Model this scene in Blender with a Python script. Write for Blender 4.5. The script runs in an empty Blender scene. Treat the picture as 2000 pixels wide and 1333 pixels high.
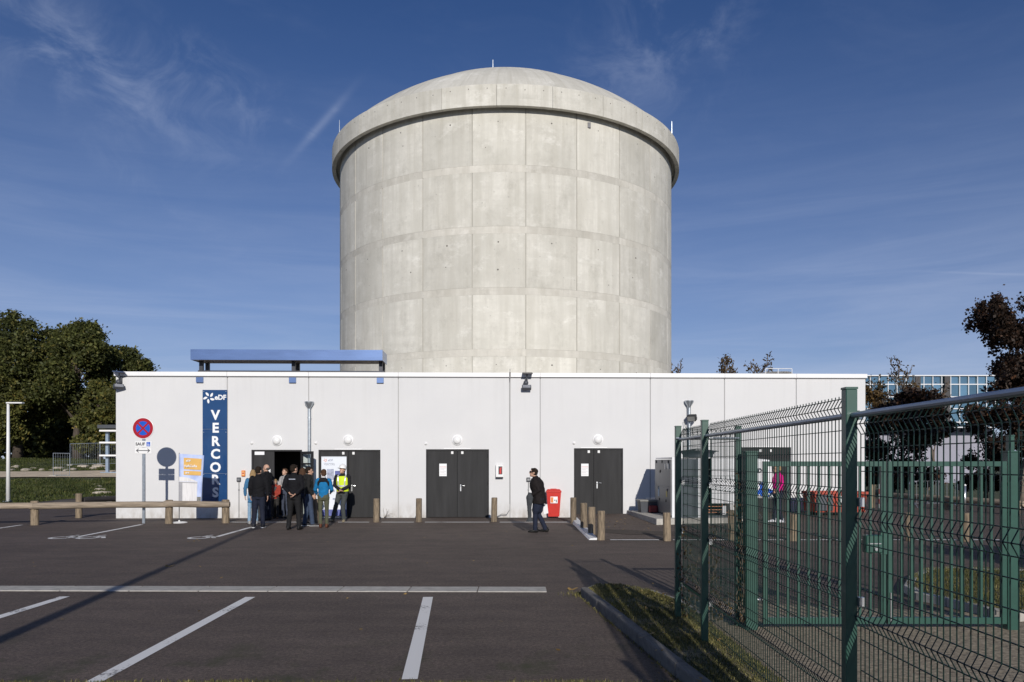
import bpy, bmesh, math, random
import numpy as np
from mathutils import Vector, Matrix, noise as mnoise

random.seed(7)
RNG = np.random.default_rng(11)
SC = bpy.context.scene
COL = SC.collection
R = math.radians

# ------------------------------------------------------------------ camera
F_PX, CX, HY, CAM_H = 1500.0, 1000.0, 905.0, 1.84      # photo pixels (2000 wide), metres
cam_d = bpy.data.cameras.new('camera')
cam_d.sensor_width = 36.0
cam_d.lens = F_PX / 2000.0 * 36.0
cam_d.shift_y = (HY - 666.5) / 2000.0                  # level camera with a rising front
cam_d.clip_start, cam_d.clip_end = 0.1, 6000.0
cam = bpy.data.objects.new('camera', cam_d)
COL.objects.link(cam)
cam.location = (0, 0, CAM_H)
cam.rotation_euler = (R(90), 0, 0)
SC.camera = cam

# ------------------------------------------------------------------ light and sky
SUN_EL = R(20.3)
SHX = -0.14                                            # shadows run away from the lens and a little left
sun_dir = Vector((SHX, 1.0, -math.tan(SUN_EL) * math.hypot(SHX, 1.0))).normalized()
sun_d = bpy.data.lights.new('sun', 'SUN')
sun_d.energy, sun_d.angle, sun_d.color = 3.75, R(0.53), (1.0, 0.945, 0.87)
sun = bpy.data.objects.new('sun', sun_d)
COL.objects.link(sun)
sun.rotation_euler = sun_dir.to_track_quat('-Z', 'Y').to_euler()

world = bpy.data.worlds.new('World')
SC.world = world
world.use_nodes = True
nt = world.node_tree
nt.nodes.clear()
def wn(t, **kw):
    n = nt.nodes.new(t)
    for k, v in kw.items():
        setattr(n, k, v)
    return n
def wmath(op, a, b=None, clamp=False):
    n = wn('ShaderNodeMath', operation=op, use_clamp=clamp)
    for i, v in enumerate((a, b)):
        if v is None: continue
        if isinstance(v, (int, float)): n.inputs[i].default_value = v
        else: nt.links.new(v, n.inputs[i])
    return n.outputs[0]
sky = wn('ShaderNodeTexSky', sky_type='NISHITA', sun_disc=False)
sky.sun_elevation = SUN_EL
sky.sun_rotation = math.atan2(-SHX, -1.0)              # the sun stands behind the lens, slightly right
sky.altitude, sky.air_density, sky.dust_density, sky.ozone_density = 200, 1.0, 0.08, 6.0
tc = wn('ShaderNodeTexCoord')
sep = wn('ShaderNodeSeparateXYZ')
nt.links.new(tc.outputs['Generated'], sep.inputs[0])
az = wmath('ARCTAN2', sep.outputs[0], sep.outputs[1])
el = wmath('ARCSINE', sep.outputs[2])
comb = wn('ShaderNodeCombineXYZ')
nt.links.new(az, comb.inputs[0]); nt.links.new(el, comb.inputs[1])
def cirrus(rot, sx, sy, scale, lo, hi, seed):
    mp = wn('ShaderNodeMapping')
    mp.inputs['Rotation'].default_value = (0, 0, R(rot))
    mp.inputs['Scale'].default_value = (sx, sy, 1)
    mp.inputs['Location'].default_value = (seed, seed * .7, seed * .3)
    nt.links.new(comb.outputs[0], mp.inputs[0])
    nz = wn('ShaderNodeTexNoise')
    nz.inputs['Scale'].default_value = scale
    nz.inputs['Detail'].default_value = 9
    nz.inputs['Roughness'].default_value = .62
    nz.inputs['Distortion'].default_value = .6
    nt.links.new(mp.outputs[0], nz.inputs['Vector'])
    mr = wn('ShaderNodeMapRange', interpolation_type='SMOOTHSTEP')
    mr.inputs['From Min'].default_value = lo
    mr.inputs['From Max'].default_value = hi
    nt.links.new(nz.outputs[0], mr.inputs[0])
    return mr.outputs[0]
def blob(px, py, wx, wy, rot):
    # a soft patch of sky round one direction (azimuth, elevation) in radians
    a0 = math.atan2(px - CX, F_PX); e0 = math.atan2(HY - py, math.hypot(F_PX, px - CX))
    da = wmath('SUBTRACT', az, a0); de = wmath('SUBTRACT', el, e0)
    c, s = math.cos(R(rot)), math.sin(R(rot))
    u = wmath('ADD', wmath('MULTIPLY', da, c / wx), wmath('MULTIPLY', de, s / wx))
    v = wmath('ADD', wmath('MULTIPLY', da, -s / wy), wmath('MULTIPLY', de, c / wy))
    d2 = wmath('ADD', wmath('MULTIPLY', u, u), wmath('MULTIPLY', v, v))
    return wmath('POWER', 2.718, wmath('MULTIPLY', d2, -1.0))
wisp = cirrus(28, 1.0, 2.6, 5.5, .45, .85, 3.1)
veil = cirrus(4, 0.6, 6.0, 4.0, .25, .95, 8.4)
curl = cirrus(-35, 1.4, 1.9, 9.0, .40, .80, 5.7)
lowm = wn('ShaderNodeMapRange')                         # cirrus thickens with the slant of the view
lowm.inputs['From Min'].default_value = .56; lowm.inputs['From Max'].default_value = .03
lowm.inputs['To Min'].default_value = .0; lowm.inputs['To Max'].default_value = 1.0
nt.links.new(el, lowm.inputs[0])
low2 = wmath('POWER', lowm.outputs[0], 1.9)
cl = wmath('MULTIPLY', wmath('ADD', wmath('MULTIPLY', veil, .48), .42), low2)
cl = wmath('ADD', cl, wmath('MULTIPLY', wisp, .035))
for (bx_, by_, wx_, wy_, rt, st) in ((200, 135, .13, .045, -25, .27), (430, 170, .07, .03, -32, .22), (1310, 60, .13, .07, 35, .26),
                                     (60, 100, .10, .05, -10, .09), (560, 230, .08, .02, -30, .10), (310, 385, .12, .012, -28, .09)):
    cl = wmath('ADD', cl, wmath('MULTIPLY', wmath('MULTIPLY', blob(bx_, by_, wx_, wy_, rt), curl), st))
trail = blob(628, 243, .042, .0045, 47)
cl = wmath('ADD', cl, wmath('MULTIPLY', wmath('MULTIPLY', trail, wmath('ADD', curl, .45)), .36))
trail2 = blob(1935, 535, .06, .0012, -9)
cl = wmath('ADD', cl, wmath('MULTIPLY', trail2, .10))
cl = wmath('MINIMUM', cl, .8)
mix = wn('ShaderNodeMix', data_type='RGBA')
nt.links.new(cl, mix.inputs['Factor'])
tint = wn('ShaderNodeMix', data_type='RGBA', blend_type='MULTIPLY')
tint.inputs['Factor'].default_value = 1.0
tint.inputs['B'].default_value = (.86, .91, 1.12, 1)   # the photograph's deep polarised blue
nt.links.new(sky.outputs[0], tint.inputs['A'])
nt.links.new(tint.outputs['Result'], mix.inputs['A'])
mix.inputs['B'].default_value = (8.6, 9.7, 12.6, 1)      # thin sunlit ice cloud
bg = wn('ShaderNodeBackground')
bg.inputs['Strength'].default_value = 0.06
nt.links.new(mix.outputs['Result'], bg.inputs['Color'])
out = wn('ShaderNodeOutputWorld')
nt.links.new(bg.outputs[0], out.inputs['Surface'])

SC.view_settings.view_transform = 'Standard'
SC.view_settings.look = 'None'
SC.view_settings.exposure = 0.0
SC.view_settings.gamma = 1.0
SC.view_settings.use_curve_mapping = False
SC.render.engine = 'CYCLES'
SC.cycles.use_denoising = True
SC.cycles.max_bounces = 6
SC.cycles.diffuse_bounces = 3
SC.cycles.transparent_max_bounces = 12

# ------------------------------------------------------------------ helpers
def ground_at(x, y, z=0.0):
    """photo pixel of a point that touches level ground of height z"""
    d = (CAM_H - z) * F_PX / (y - HY)
    return Vector(((x - CX) / F_PX * d, d, z))
def at_depth(x, y, d):
    return Vector(((x - CX) / F_PX * d, d, CAM_H + (HY - y) / F_PX * d))

def link(name, me, mat=None, parent=None, smooth=False):
    o = bpy.data.objects.new(name, me)
    COL.objects.link(o)
    if mat is not None and len(me.materials) == 0:
        me.materials.append(mat)
    if smooth:
        for p in me.polygons: p.use_smooth = True
    if parent is not None: o.parent = parent
    return o
def tag(o, label=None, cat=None, group=None, kind=None):
    if label: o['label'] = label
    if cat: o['category'] = cat
    if group: o['group'] = group
    if kind: o['kind'] = kind
    return o
def empty(name, loc, rz=0.0, label=None, cat=None, group=None):
    o = bpy.data.objects.new(name, None)
    COL.objects.link(o)
    o.location = loc
    o.rotation_euler = (0, 0, rz)
    o.empty_display_size = .2
    return tag(o, label, cat, group)
def copy_tree(o, parent=None):
    c = o.copy(); COL.objects.link(c); c.parent = parent
    for ch in list(o.children): copy_tree(ch, c)
    return c

class MB:
    """collects shapes for ONE mesh"""
    def __init__(s): s.v, s.f, s.m, s.cm = [], [], [], 0
    def poly(s, pts, faces):
        b = len(s.v); s.v += [tuple(p) for p in pts]
        for f in faces:
            s.f.append(tuple(b + i for i in f)); s.m.append(s.cm)
        return s
    def box(s, x0, x1, y0, y1, z0, z1, M=None, bev=0.0):
        if bev > 0:
            bm = bmesh.new()
            bmesh.ops.create_cube(bm, size=1)
            for v in bm.verts:
                v.co = Vector(((x0 + x1) / 2 + v.co.x * (x1 - x0), (y0 + y1) / 2 + v.co.y * (y1 - y0), (z0 + z1) / 2 + v.co.z * (z1 - z0)))
            bmesh.ops.bevel(bm, geom=bm.edges[:], offset=bev, segments=1, profile=.5, affect='EDGES')
            bm.verts.index_update()
            pts = [v.co.copy() for v in bm.verts]; fs = [[v.index for v in f.verts] for f in bm.faces]
            bm.free()
        else:
            pts = [Vector(p) for p in ((x0, y0, z0), (x1, y0, z0), (x1, y1, z0), (x0, y1, z0), (x0, y0, z1), (x1, y0, z1), (x1, y1, z1), (x0, y1, z1))]
            fs = [(0, 3, 2, 1), (4, 5, 6, 7), (0, 1, 5, 4), (1, 2, 6, 5), (2, 3, 7, 6), (3, 0, 4, 7)]
        if M is not None: pts = [M @ p for p in pts]
        return s.poly(pts, fs)
    def loft(s, pts, rad, side=(1, 0, 0), n=10, cap=True, phase=0.0):
        pts = [Vector(p) for p in pts]
        rad = [(r, r) if isinstance(r, (int, float)) else r for r in rad]
        b = len(s.v); k = len(pts); side = Vector(side)
        for i, p in enumerate(pts):
            t = (pts[min(i + 1, k - 1)] - pts[max(i - 1, 0)])
            t = t.normalized() if t.length > 1e-9 else Vector((0, 0, 1))
            sd = side - t * side.dot(t)
            if sd.length < 1e-4: sd = t.orthogonal()
            sd.normalize(); up = t.cross(sd)
            for j in range(n):
                a = 2 * math.pi * j / n + phase
                s.v.append(tuple(p + sd * (rad[i][0] * math.cos(a)) + up * (rad[i][1] * math.sin(a))))
        for i in range(k - 1):
            for j in range(n):
                j2 = (j + 1) % n
                s.f.append((b + i * n + j, b + i * n + j2, b + (i + 1) * n + j2, b + (i + 1) * n + j)); s.m.append(s.cm)
        if cap:
            s.f.append(tuple(b + j for j in range(n - 1, -1, -1))); s.m.append(s.cm)
            s.f.append(tuple(b + (k - 1) * n + j for j in range(n))); s.m.append(s.cm)
        return s
    def tube(s, a, b_, r, n=8, r2=None):
        return s.loft([a, b_], [r, r if r2 is None else r2], n=n)
    def ball(s, c, r, nu=12, nv=8, M=None):
        c = Vector(c); r = r if not isinstance(r, (int, float)) else (r, r, r)
        b = len(s.v); pts = [Vector((0, 0, -r[2]))]
        for i in range(1, nv):
            ph = -math.pi / 2 + math.pi * i / nv
            for j in range(nu):
                a = 2 * math.pi * j / nu
                pts.append(Vector((r[0] * math.cos(ph) * math.cos(a), r[1] * math.cos(ph) * math.sin(a), r[2] * math.sin(ph))))
        pts.append(Vector((0, 0, r[2])))
        if M is not None: pts = [M @ p for p in pts]
        fs = [(0, 1 + (j + 1) % nu, 1 + j) for j in range(nu)]
        for i in range(nv - 2):
            for j in range(nu):
                q = 1 + i * nu
                fs.append((q + j, q + (j + 1) % nu, q + nu + (j + 1) % nu, q + nu + j))
        q = 1 + (nv - 2) * nu
        fs += [(q + j, q + (j + 1) % nu, len(pts) - 1) for j in range(nu)]
        return s.poly([c + p for p in pts], fs)
    def lathe(s, prof, c=(0, 0, 0), n=24, M=None):
        pts = []
        for (r, z) in prof:
            for j in range(n):
                a = 2 * math.pi * j / n
                pts.append(Vector((r * math.cos(a), r * math.sin(a), z)))
        if M is not None: pts = [M @ p for p in pts]
        k = len(prof)
        fs = [(i * n + j, i * n + (j + 1) % n, (i + 1) * n + (j + 1) % n, (i + 1) * n + j) for i in range(k - 1) for j in range(n)]
        fs.append(tuple(range(n - 1, -1, -1))); fs.append(tuple((k - 1) * n + j for j in range(n)))
        return s.poly([Vector(c) + p for p in pts], fs)
    def prism(s, outline, z0, z1, M=None):
        """outline: list of (x, y); side walls and two n-gon caps"""
        n = len(outline)
        pts = [Vector((x, y, z0)) for x, y in outline] + [Vector((x, y, z1)) for x, y in outline]
        if M is not None: pts = [M @ p for p in pts]
        fs = [(j, (j + 1) % n, n + (j + 1) % n, n + j) for j in range(n)]
        fs.append(tuple(range(n - 1, -1, -1))); fs.append(tuple(range(n, 2 * n)))
        return s.poly(pts, fs)
    def mesh(s, name, mats=(), smooth=False, fix=True):
        me = bpy.data.meshes.new(name)
        me.from_pydata(s.v, [], s.f)
        for m in (mats if isinstance(mats, (list, tuple)) else [mats]): me.materials.append(m)
        me.polygons.foreach_set('material_index', s.m)
        if fix:
            bm = bmesh.new(); bm.from_mesh(me)
            bmesh.ops.recalc_face_normals(bm, faces=bm.faces[:])
            bm.to_mesh(me); bm.free()
        if smooth: me.polygons.foreach_set('use_smooth', [True] * len(me.polygons))
        me.update()
        return me
    def build(s, name, mat, parent=None, smooth=False, fix=True):
        return link(name, s.mesh(name, mat, smooth, fix), None, parent)
def auto_smooth(o, deg=35):
    me = o.data
    bm = bmesh.new(); bm.from_mesh(me)
    for e in bm.edges:
        e.smooth = not (len(e.link_faces) == 2 and e.calc_face_angle(0) > R(deg))
    for f in bm.faces: f.smooth = True
    bm.to_mesh(me); bm.free()
    return o
def np_mesh(name, verts, quads, mat):
    me = bpy.data.meshes.new(name)
    nv, nf = len(verts), len(quads); k = quads.shape[1]
    me.vertices.add(nv); me.vertices.foreach_set('co', np.asarray(verts, dtype=np.float32).ravel())
    me.loops.add(nf * k); me.loops.foreach_set('vertex_index', np.asarray(quads, dtype=np.int32).ravel())
    me.polygons.add(nf); me.polygons.foreach_set('loop_start', np.arange(nf, dtype=np.int32) * k)
    me.update(calc_edges=True)
    me.materials.append(mat)
    return me
def sheet(name, pts, z, mat, kind='structure', label=None):
    """flat polygon on the ground"""
    bm = bmesh.new()
    vs = [bm.verts.new((p[0], p[1], z if len(p) < 3 else p[2])) for p in pts]
    f = bm.faces.new(vs); f.normal_update()
    if f.normal.z < 0: f.normal_flip()
    bmesh.ops.triangulate(bm, faces=[f])
    me = bpy.data.meshes.new(name); bm.to_mesh(me); bm.free()
    return tag(link(name, me, mat), label, None, None, kind)
def strip(name, a, b, w, z, mat):
    a, b = Vector(a[:2]), Vector(b[:2]); d = (b - a).normalized(); n = Vector((-d.y, d.x)) * w / 2
    return sheet(name, [a + n, a - n, b - n, b + n], z, mat)

# ------------------------------------------------------------------ materials
def nmat(name):
    m = bpy.data.materials.new(name); m.use_nodes = True
    return m, m.node_tree, m.node_tree.nodes['Principled BSDF']
def mul3(c, k): return tuple(min(1, x * k) for x in c) + (1,)
def mat(name, c, rough=.6, metal=0.0, var=.12, scale=6.0, bump=0.0, bscale=None, stretch=(1, 1, 1), spec=.5, c2=None, coat=0.0, rnd=0.0, detail=6, world=False):
    m, t, b = nmat(name)
    co = t.nodes.new('ShaderNodeTexCoord')
    mp = t.nodes.new('ShaderNodeMapping'); mp.inputs['Scale'].default_value = stretch
    oi = t.nodes.new('ShaderNodeObjectInfo')
    if world:
        g = t.nodes.new('ShaderNodeNewGeometry'); t.links.new(g.outputs['Position'], mp.inputs[0])
    else:
        ad = t.nodes.new('ShaderNodeVectorMath'); ad.operation = 'ADD'
        sc = t.nodes.new('ShaderNodeMath'); sc.operation = 'MULTIPLY'; sc.inputs[1].default_value = 37.0
        t.links.new(oi.outputs['Random'], sc.inputs[0])
        t.links.new(co.outputs['Object'], ad.inputs[0]); t.links.new(sc.outputs[0], ad.inputs[1])
        t.links.new(ad.outputs[0], mp.inputs[0])
    nz = t.nodes.new('ShaderNodeTexNoise'); nz.inputs['Scale'].default_value = scale
    nz.inputs['Detail'].default_value = detail; nz.inputs['Roughness'].default_value = .6
    t.links.new(mp.outputs[0], nz.inputs['Vector'])
    cr = t.nodes.new('ShaderNodeValToRGB')
    cr.color_ramp.elements[0].position = .3; cr.color_ramp.elements[1].position = .7
    cr.color_ramp.elements[0].color = mul3(c, 1 - var)
    cr.color_ramp.elements[1].color = mul3(c2 if c2 else c, 1 + (0 if c2 else var))
    t.links.new(nz.outputs[0], cr.inputs[0])
    last = cr.outputs[0]
    if rnd > 0:
        hs = t.nodes.new('ShaderNodeHueSaturation')
        mr = t.nodes.new('ShaderNodeMapRange'); mr.inputs['To Min'].default_value = 1 - rnd; mr.inputs['To Max'].default_value = 1 + rnd
        t.links.new(oi.outputs['Random'], mr.inputs[0]); t.links.new(mr.outputs[0], hs.inputs['Value'])
        t.links.new(last, hs.inputs['Color']); last = hs.outputs[0]
    t.links.new(last, b.inputs['Base Color'])
    b.inputs['Roughness'].default_value = rough; b.inputs['Metallic'].default_value = metal
    b.inputs['Specular IOR Level'].default_value = spec
    b.inputs['Coat Weight'].default_value = coat
    if bump > 0:
        n2 = nz
        if bscale:
            n2 = t.nodes.new('ShaderNodeTexNoise'); n2.inputs['Scale'].default_value = bscale; n2.inputs['Detail'].default_value = 5
            t.links.new(mp.outputs[0], n2.inputs['Vector'])
        bp = t.nodes.new('ShaderNodeBump'); bp.inputs['Strength'].default_value = bump; bp.inputs['Distance'].default_value = .02
        t.links.new(n2.outputs[0], bp.inputs['Height']); t.links.new(bp.outputs[0], b.inputs['Normal'])
    return m

TX, TY, TR = -0.29, 36.5, 7.7          # containment tower axis and radius
def concrete_tower(name, base, tone=1.0):
    m, t, b = nmat(name)
    N = t.nodes.new; L = t.links.new
    g = N('ShaderNodeNewGeometry'); sp = N('ShaderNodeSeparateXYZ'); L(g.outputs['Position'], sp.inputs[0])
    def mth(op, a, c_=None):
        n = N('ShaderNodeMath'); n.operation = op
        for i, v in enumerate((a, c_)):
            if v is None: continue
            if isinstance(v, (int, float)): n.inputs[i].default_value = v
            else: L(v, n.inputs[i])
        return n.outputs[0]
    ang = mth('ARCTAN2', mth('SUBTRACT', sp.outputs[0], TX), mth('SUBTRACT', TY, sp.outputs[1]))
    u = mth('MULTIPLY', ang, TR)
    cb = N('ShaderNodeCombineXYZ'); L(u, cb.inputs[0]); L(sp.outputs[2], cb.inputs[1])
    oi = N('ShaderNodeObjectInfo'); L(mth('MULTIPLY', oi.outputs['Random'], 23.0), cb.inputs[2])
    def nz(sx, sy, sc, det, lo, hi, rough=.6):
        mp = N('ShaderNodeMapping'); mp.inputs['Scale'].default_value = (sx, sy, 1); L(cb.outputs[0], mp.inputs[0])
        n = N('ShaderNodeTexNoise'); n.inputs['Scale'].default_value = sc; n.inputs['Detail'].default_value = det
        n.inputs['Roughness'].default_value = rough
        L(mp.outputs[0], n.inputs['Vector'])
        r = N('ShaderNodeMapRange'); r.inputs['From Min'].default_value = lo; r.inputs['From Max'].default_value = hi
        L(n.outputs[0], r.inputs[0]); return r.outputs[0], n.outputs[0]
    blotch, _ = nz(1, 1, .75, 7, .38, .64)
    streak, srw = nz(3.2, .22, 1.0, 6, .42, .68)
    form, _ = nz(7.5, .12, 1.0, 3, .48, .66)
    board, _ = nz(.7, 6, .8, 4, .45, .72)
    fine, frw = nz(1, 1, 9, 5, .3, .7)
    dark, _ = nz(1.2, .9, 1.1, 9, .52, .74, .75)
    white, _ = nz(1, 1.6, .8, 8, .56, .76, .75)
    pit, _ = nz(1, 1, 9, 2, .70, .78)
    def mixc(f, a, c_, k):
        n = N('ShaderNodeMix'); n.data_type = 'RGBA'
        L(mth('MULTIPLY', f, k), n.inputs['Factor'])
        if isinstance(a, tuple): n.inputs['A'].default_value = a
        else: L(a, n.inputs['A'])
        n.inputs['B'].default_value = c_
        return n.outputs['Result']
    c = mixc(blotch, mul3(base, tone * 1.04), mul3((base[0] * .80, base[1] * .80, base[2] * .79), tone), .85)
    c = mixc(streak, c, mul3((base[0] * .70, base[1] * .69, base[2] * .66), tone), .74)
    c = mixc(form, c, mul3((base[0] * .80, base[1] * .79, base[2] * .76), tone), .35)
    c = mixc(board, c, mul3((base[0] * .8, base[1] * .8, base[2] * .78), tone), .52)
    c = mixc(dark, c, mul3((base[0] * .56, base[1] * .555, base[2] * .53), tone), .72)
    c = mixc(white, c, mul3((base[0] * 1.25, base[1] * 1.26, base[2] * 1.30), tone), .85)
    c = mixc(fine, c, mul3((base[0] * .80, base[1] * .80, base[2] * .80), tone), .40)
    c = mixc(pit, c, mul3((base[0] * .35, base[1] * .34, base[2] * .32), tone), .45)
    run, _ = nz(2.4, .10, 1.6, 7, .50, .74, .7)
    hz = N('ShaderNodeMapRange'); hz.inputs['From Min'].default_value = 11.5; hz.inputs['From Max'].default_value = 15.6; L(sp.outputs[2], hz.inputs[0])
    c = mixc(mth('MULTIPLY', run, hz.outputs[0]), c, mul3((base[0] * .60, base[1] * .585, base[2] * .54), tone), .55)
    lft = mth('FRACT', mth('MULTIPLY', mth('SUBTRACT', sp.outputs[2], 1.50), 1 / 2.308))
    grime, _ = nz(.9, .5, 1.0, 8, .45, .72, .72)
    lw_ = N('ShaderNodeMapRange'); lw_.inputs['From Min'].default_value = .45; lw_.inputs['From Max'].default_value = .02; L(lft, lw_.inputs[0])
    c = mixc(mth('MULTIPLY', grime, lw_.outputs[0]), c, mul3((base[0] * .62, base[1] * .62, base[2] * .60), tone), .55)
    hs = N('ShaderNodeHueSaturation'); mr = N('ShaderNodeMapRange')
    mr.inputs['To Min'].default_value = .92; mr.inputs['To Max'].default_value = 1.09
    L(oi.outputs['Random'], mr.inputs[0]); L(mr.outputs[0], hs.inputs['Value']); L(c, hs.inputs['Color'])
    L(hs.outputs[0], b.inputs['Base Color'])
    b.inputs['Roughness'].default_value = .88; b.inputs['Specular IOR Level'].default_value = .25
    bp = N('ShaderNodeBump'); bp.inputs['Strength'].default_value = .25; bp.inputs['Distance'].default_value = .03
    L(mth('ADD', frw, mth('MULTIPLY', srw, .6)), bp.inputs['Height']); L(bp.outputs[0], b.inputs['Normal'])
    return m

def wall_paint():
    m, t, b = nmat('wall_white'); N = t.nodes.new; L = t.links.new
    g = N('ShaderNodeNewGeometry'); sp = N('ShaderNodeSeparateXYZ'); L(g.outputs['Position'], sp.inputs[0])
    def nz(stretch, sc, det, lo, hi):
        mp = N('ShaderNodeMapping'); mp.inputs['Scale'].default_value = stretch; L(g.outputs['Position'], mp.inputs[0])
        n = N('ShaderNodeTexNoise'); n.inputs['Scale'].default_value = sc; n.inputs['Detail'].default_value = det; n.inputs['Roughness'].default_value = .65
        L(mp.outputs[0], n.inputs['Vector'])
        r = N('ShaderNodeMapRange'); r.inputs['From Min'].default_value = lo; r.inputs['From Max'].default_value = hi; L(n.outputs[0], r.inputs[0]); return r.outputs[0]
    def rng(a, b_):
        r = N('ShaderNodeMapRange'); r.inputs['From Min'].default_value = a; r.inputs['From Max'].default_value = b_; L(sp.outputs[2], r.inputs[0]); return r.outputs[0]
    def mul(a, b_):
        n = N('ShaderNodeMath'); n.operation = 'MULTIPLY'; L(a, n.inputs[0])
        if isinstance(b_, (int, float)): n.inputs[1].default_value = b_
        else: L(b_, n.inputs[1])
        return n.outputs[0]
    def mx(f, a, c_):
        n = N('ShaderNodeMix'); n.data_type = 'RGBA'; L(f, n.inputs['Factor'])
        if isinstance(a, tuple): n.inputs['A'].default_value = a
        else: L(a, n.inputs['A'])
        n.inputs['B'].default_value = c_; return n.outputs['Result']
    c = mx(nz((1, 1, 1), .5, 5, .35, .65), (.645, .645, .643, 1), (.615, .617, .620, 1))
    c = mx(mul(mul(nz((5, 5, .16), 1.0, 6, .50, .72), rng(2.6, 4.8)), .20), c, (.46, .455, .44, 1))
    c = mx(mul(mul(nz((2.2, 2.2, 1.2), 1.6, 7, .38, .66), rng(.55, .0)), .75), c, (.33, .295, .25, 1))
    oi = N('ShaderNodeObjectInfo'); hs = N('ShaderNodeHueSaturation'); mr = N('ShaderNodeMapRange')
    mr.inputs['To Min'].default_value = .975; mr.inputs['To Max'].default_value = 1.02
    L(oi.outputs['Random'], mr.inputs[0]); L(mr.outputs[0], hs.inputs['Value']); L(c, hs.inputs['Color'])
    L(hs.outputs[0], b.inputs['Base Color']); b.inputs['Roughness'].default_value = .6; b.inputs['Specular IOR Level'].default_value = .3
    return m

def asphalt():
    m, t, b = nmat('asphalt')
    N = t.nodes.new; L = t.links.new
    g = N('ShaderNodeNewGeometry')
    def nz(sc, det, stretch=(1, 1, 1), rough=.6):
        mp = N('ShaderNodeMapping'); mp.inputs['Scale'].default_value = stretch; L(g.outputs['Position'], mp.inputs[0])
        n = N('ShaderNodeTexNoise'); n.inputs['Scale'].default_value = sc; n.inputs['Detail'].default_value = det
        n.inputs['Roughness'].default_value = rough; L(mp.outputs[0], n.inputs['Vector']); return n.outputs[0]
    def ramp(v, p0, p1, c0, c1):
        r = N('ShaderNodeValToRGB'); e = r.color_ramp.elements
        e[0].position, e[1].position, e[0].color, e[1].color = p0, p1, c0 + (1,), c1 + (1,)
        L(v, r.inputs[0]); return r.outputs[0]
    def mx(mode, f, a, c_):
        n = N('ShaderNodeMix'); n.data_type = 'RGBA'; n.blend_type = mode
        if isinstance(f, (int, float)): n.inputs['Factor'].default_value = f
        else: L(f, n.inputs['Factor'])
        for s_, v in (('A', a), ('B', c_)):
            if isinstance(v, tuple): n.inputs[s_].default_value = v
            else: L(v, n.inputs[s_])
        return n.outputs['Result']
    agg = nz(150, 3); agg2 = nz(55, 4); agg3 = nz(24, 5, (1, 1, 1), .8); pat = nz(2.6, 8, (.7, 1, 1), .75); big = nz(.35, 6); lay = nz(.9, 5, (.25, 2.2, 1)); moss = nz(1.6, 7, (1, .7, 1), .7)
    c = ramp(big, .3, .7, (.096, .076, .064), (.123, .098, .083))
    c = mx('MULTIPLY', .55, c, ramp(lay, .35, .65, (.80, .80, .80), (1.1, 1.1, 1.1)))
    c = mx('MULTIPLY', .9, c, ramp(agg, .36, .64, (.55, .55, .55), (1.5, 1.48, 1.45)))
    c = mx('MULTIPLY', .7, c, ramp(agg2, .4, .6, (.80, .79, .78), (1.22, 1.2, 1.2)))
    c = mx('MULTIPLY', .8, c, ramp(agg3, .38, .62, (.58, .57, .56), (1.45, 1.45, 1.45)))
    c = mx('MULTIPLY', .8, c, ramp(pat, .36, .66, (.74, .74, .76), (1.16, 1.15, 1.13)))
    vo = N('ShaderNodeTexVoronoi'); vo.inputs['Scale'].default_value = 5.5; L(g.outputs['Position'], vo.inputs['Vector'])
    sp = ramp(vo.outputs['Distance'], .012, .03, (1, 1, 1), (0, 0, 0))
    wn_ = N('ShaderNodeTexWhiteNoise'); L(vo.outputs['Color'], wn_.inputs[0])
    pick = ramp(wn_.outputs[0], .72, .74, (0, 0, 0), (1, 1, 1))
    c = mx('MIX', mx('MULTIPLY', 1.0, sp, pick), c, (.30, .28, .25, 1))
    pos = N('ShaderNodeSeparateXYZ'); L(g.outputs['Position'], pos.inputs[0])
    mr = N('ShaderNodeMapRange'); mr.inputs['From Min'].default_value = 8.4; mr.inputs['From Max'].default_value = 6.6; L(pos.outputs[1], mr.inputs[0])
    ms = ramp(moss, .52, .66, (0, 0, 0), (1, 1, 1))
    ml = N('ShaderNodeMath'); ml.operation = 'MULTIPLY'; L(mr.outputs[0], ml.inputs[0]); L(ms, ml.inputs[1])
    c = mx('MIX', ml.outputs[0], c, (.050, .055, .024, 1))
    L(c, b.inputs['Base Color'])
    b.inputs['Roughness'].default_value = .82; b.inputs['Specular IOR Level'].default_value = .3
    bp = N('ShaderNodeBump'); bp.inputs['Strength'].default_value = .6; bp.inputs['Distance'].default_value = .006
    L(agg, bp.inputs['Height']); L(bp.outputs[0], b.inputs['Normal'])
    return m

def paint_white():
    m, t, b = nmat('road_paint'); N = t.nodes.new; L = t.links.new
    g = N('ShaderNodeNewGeometry')
    n = N('ShaderNodeTexNoise'); n.inputs['Scale'].default_value = 26; n.inputs['Detail'].default_value = 8; n.inputs['Roughness'].default_value = .7
    L(g.outputs['Position'], n.inputs['Vector'])
    n2 = N('ShaderNodeTexNoise'); n2.inputs['Scale'].default_value = 1.7; n2.inputs['Detail'].default_value = 4
    L(g.outputs['Position'], n2.inputs['Vector'])
    a = N('ShaderNodeMath'); a.operation = 'ADD'; L(n.outputs[0], a.inputs[0]); L(n2.outputs[0], a.inputs[1])
    r = N('ShaderNodeValToRGB'); e = r.color_ramp.elements
    e[0].position, e[1].position = .42, .5
    e[0].color, e[1].color = (.12, .11, .105, 1), (.78, .77, .74, 1)
    h = N('ShaderNodeMath'); h.operation = 'MULTIPLY'; h.inputs[1].default_value = .56; L(a.outputs[0], h.inputs[0])
    L(h.outputs[0], r.inputs[0]); L(r.outputs[0], b.inputs['Base Color'])
    b.inputs['Roughness'].default_value = .7
    return m

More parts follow.
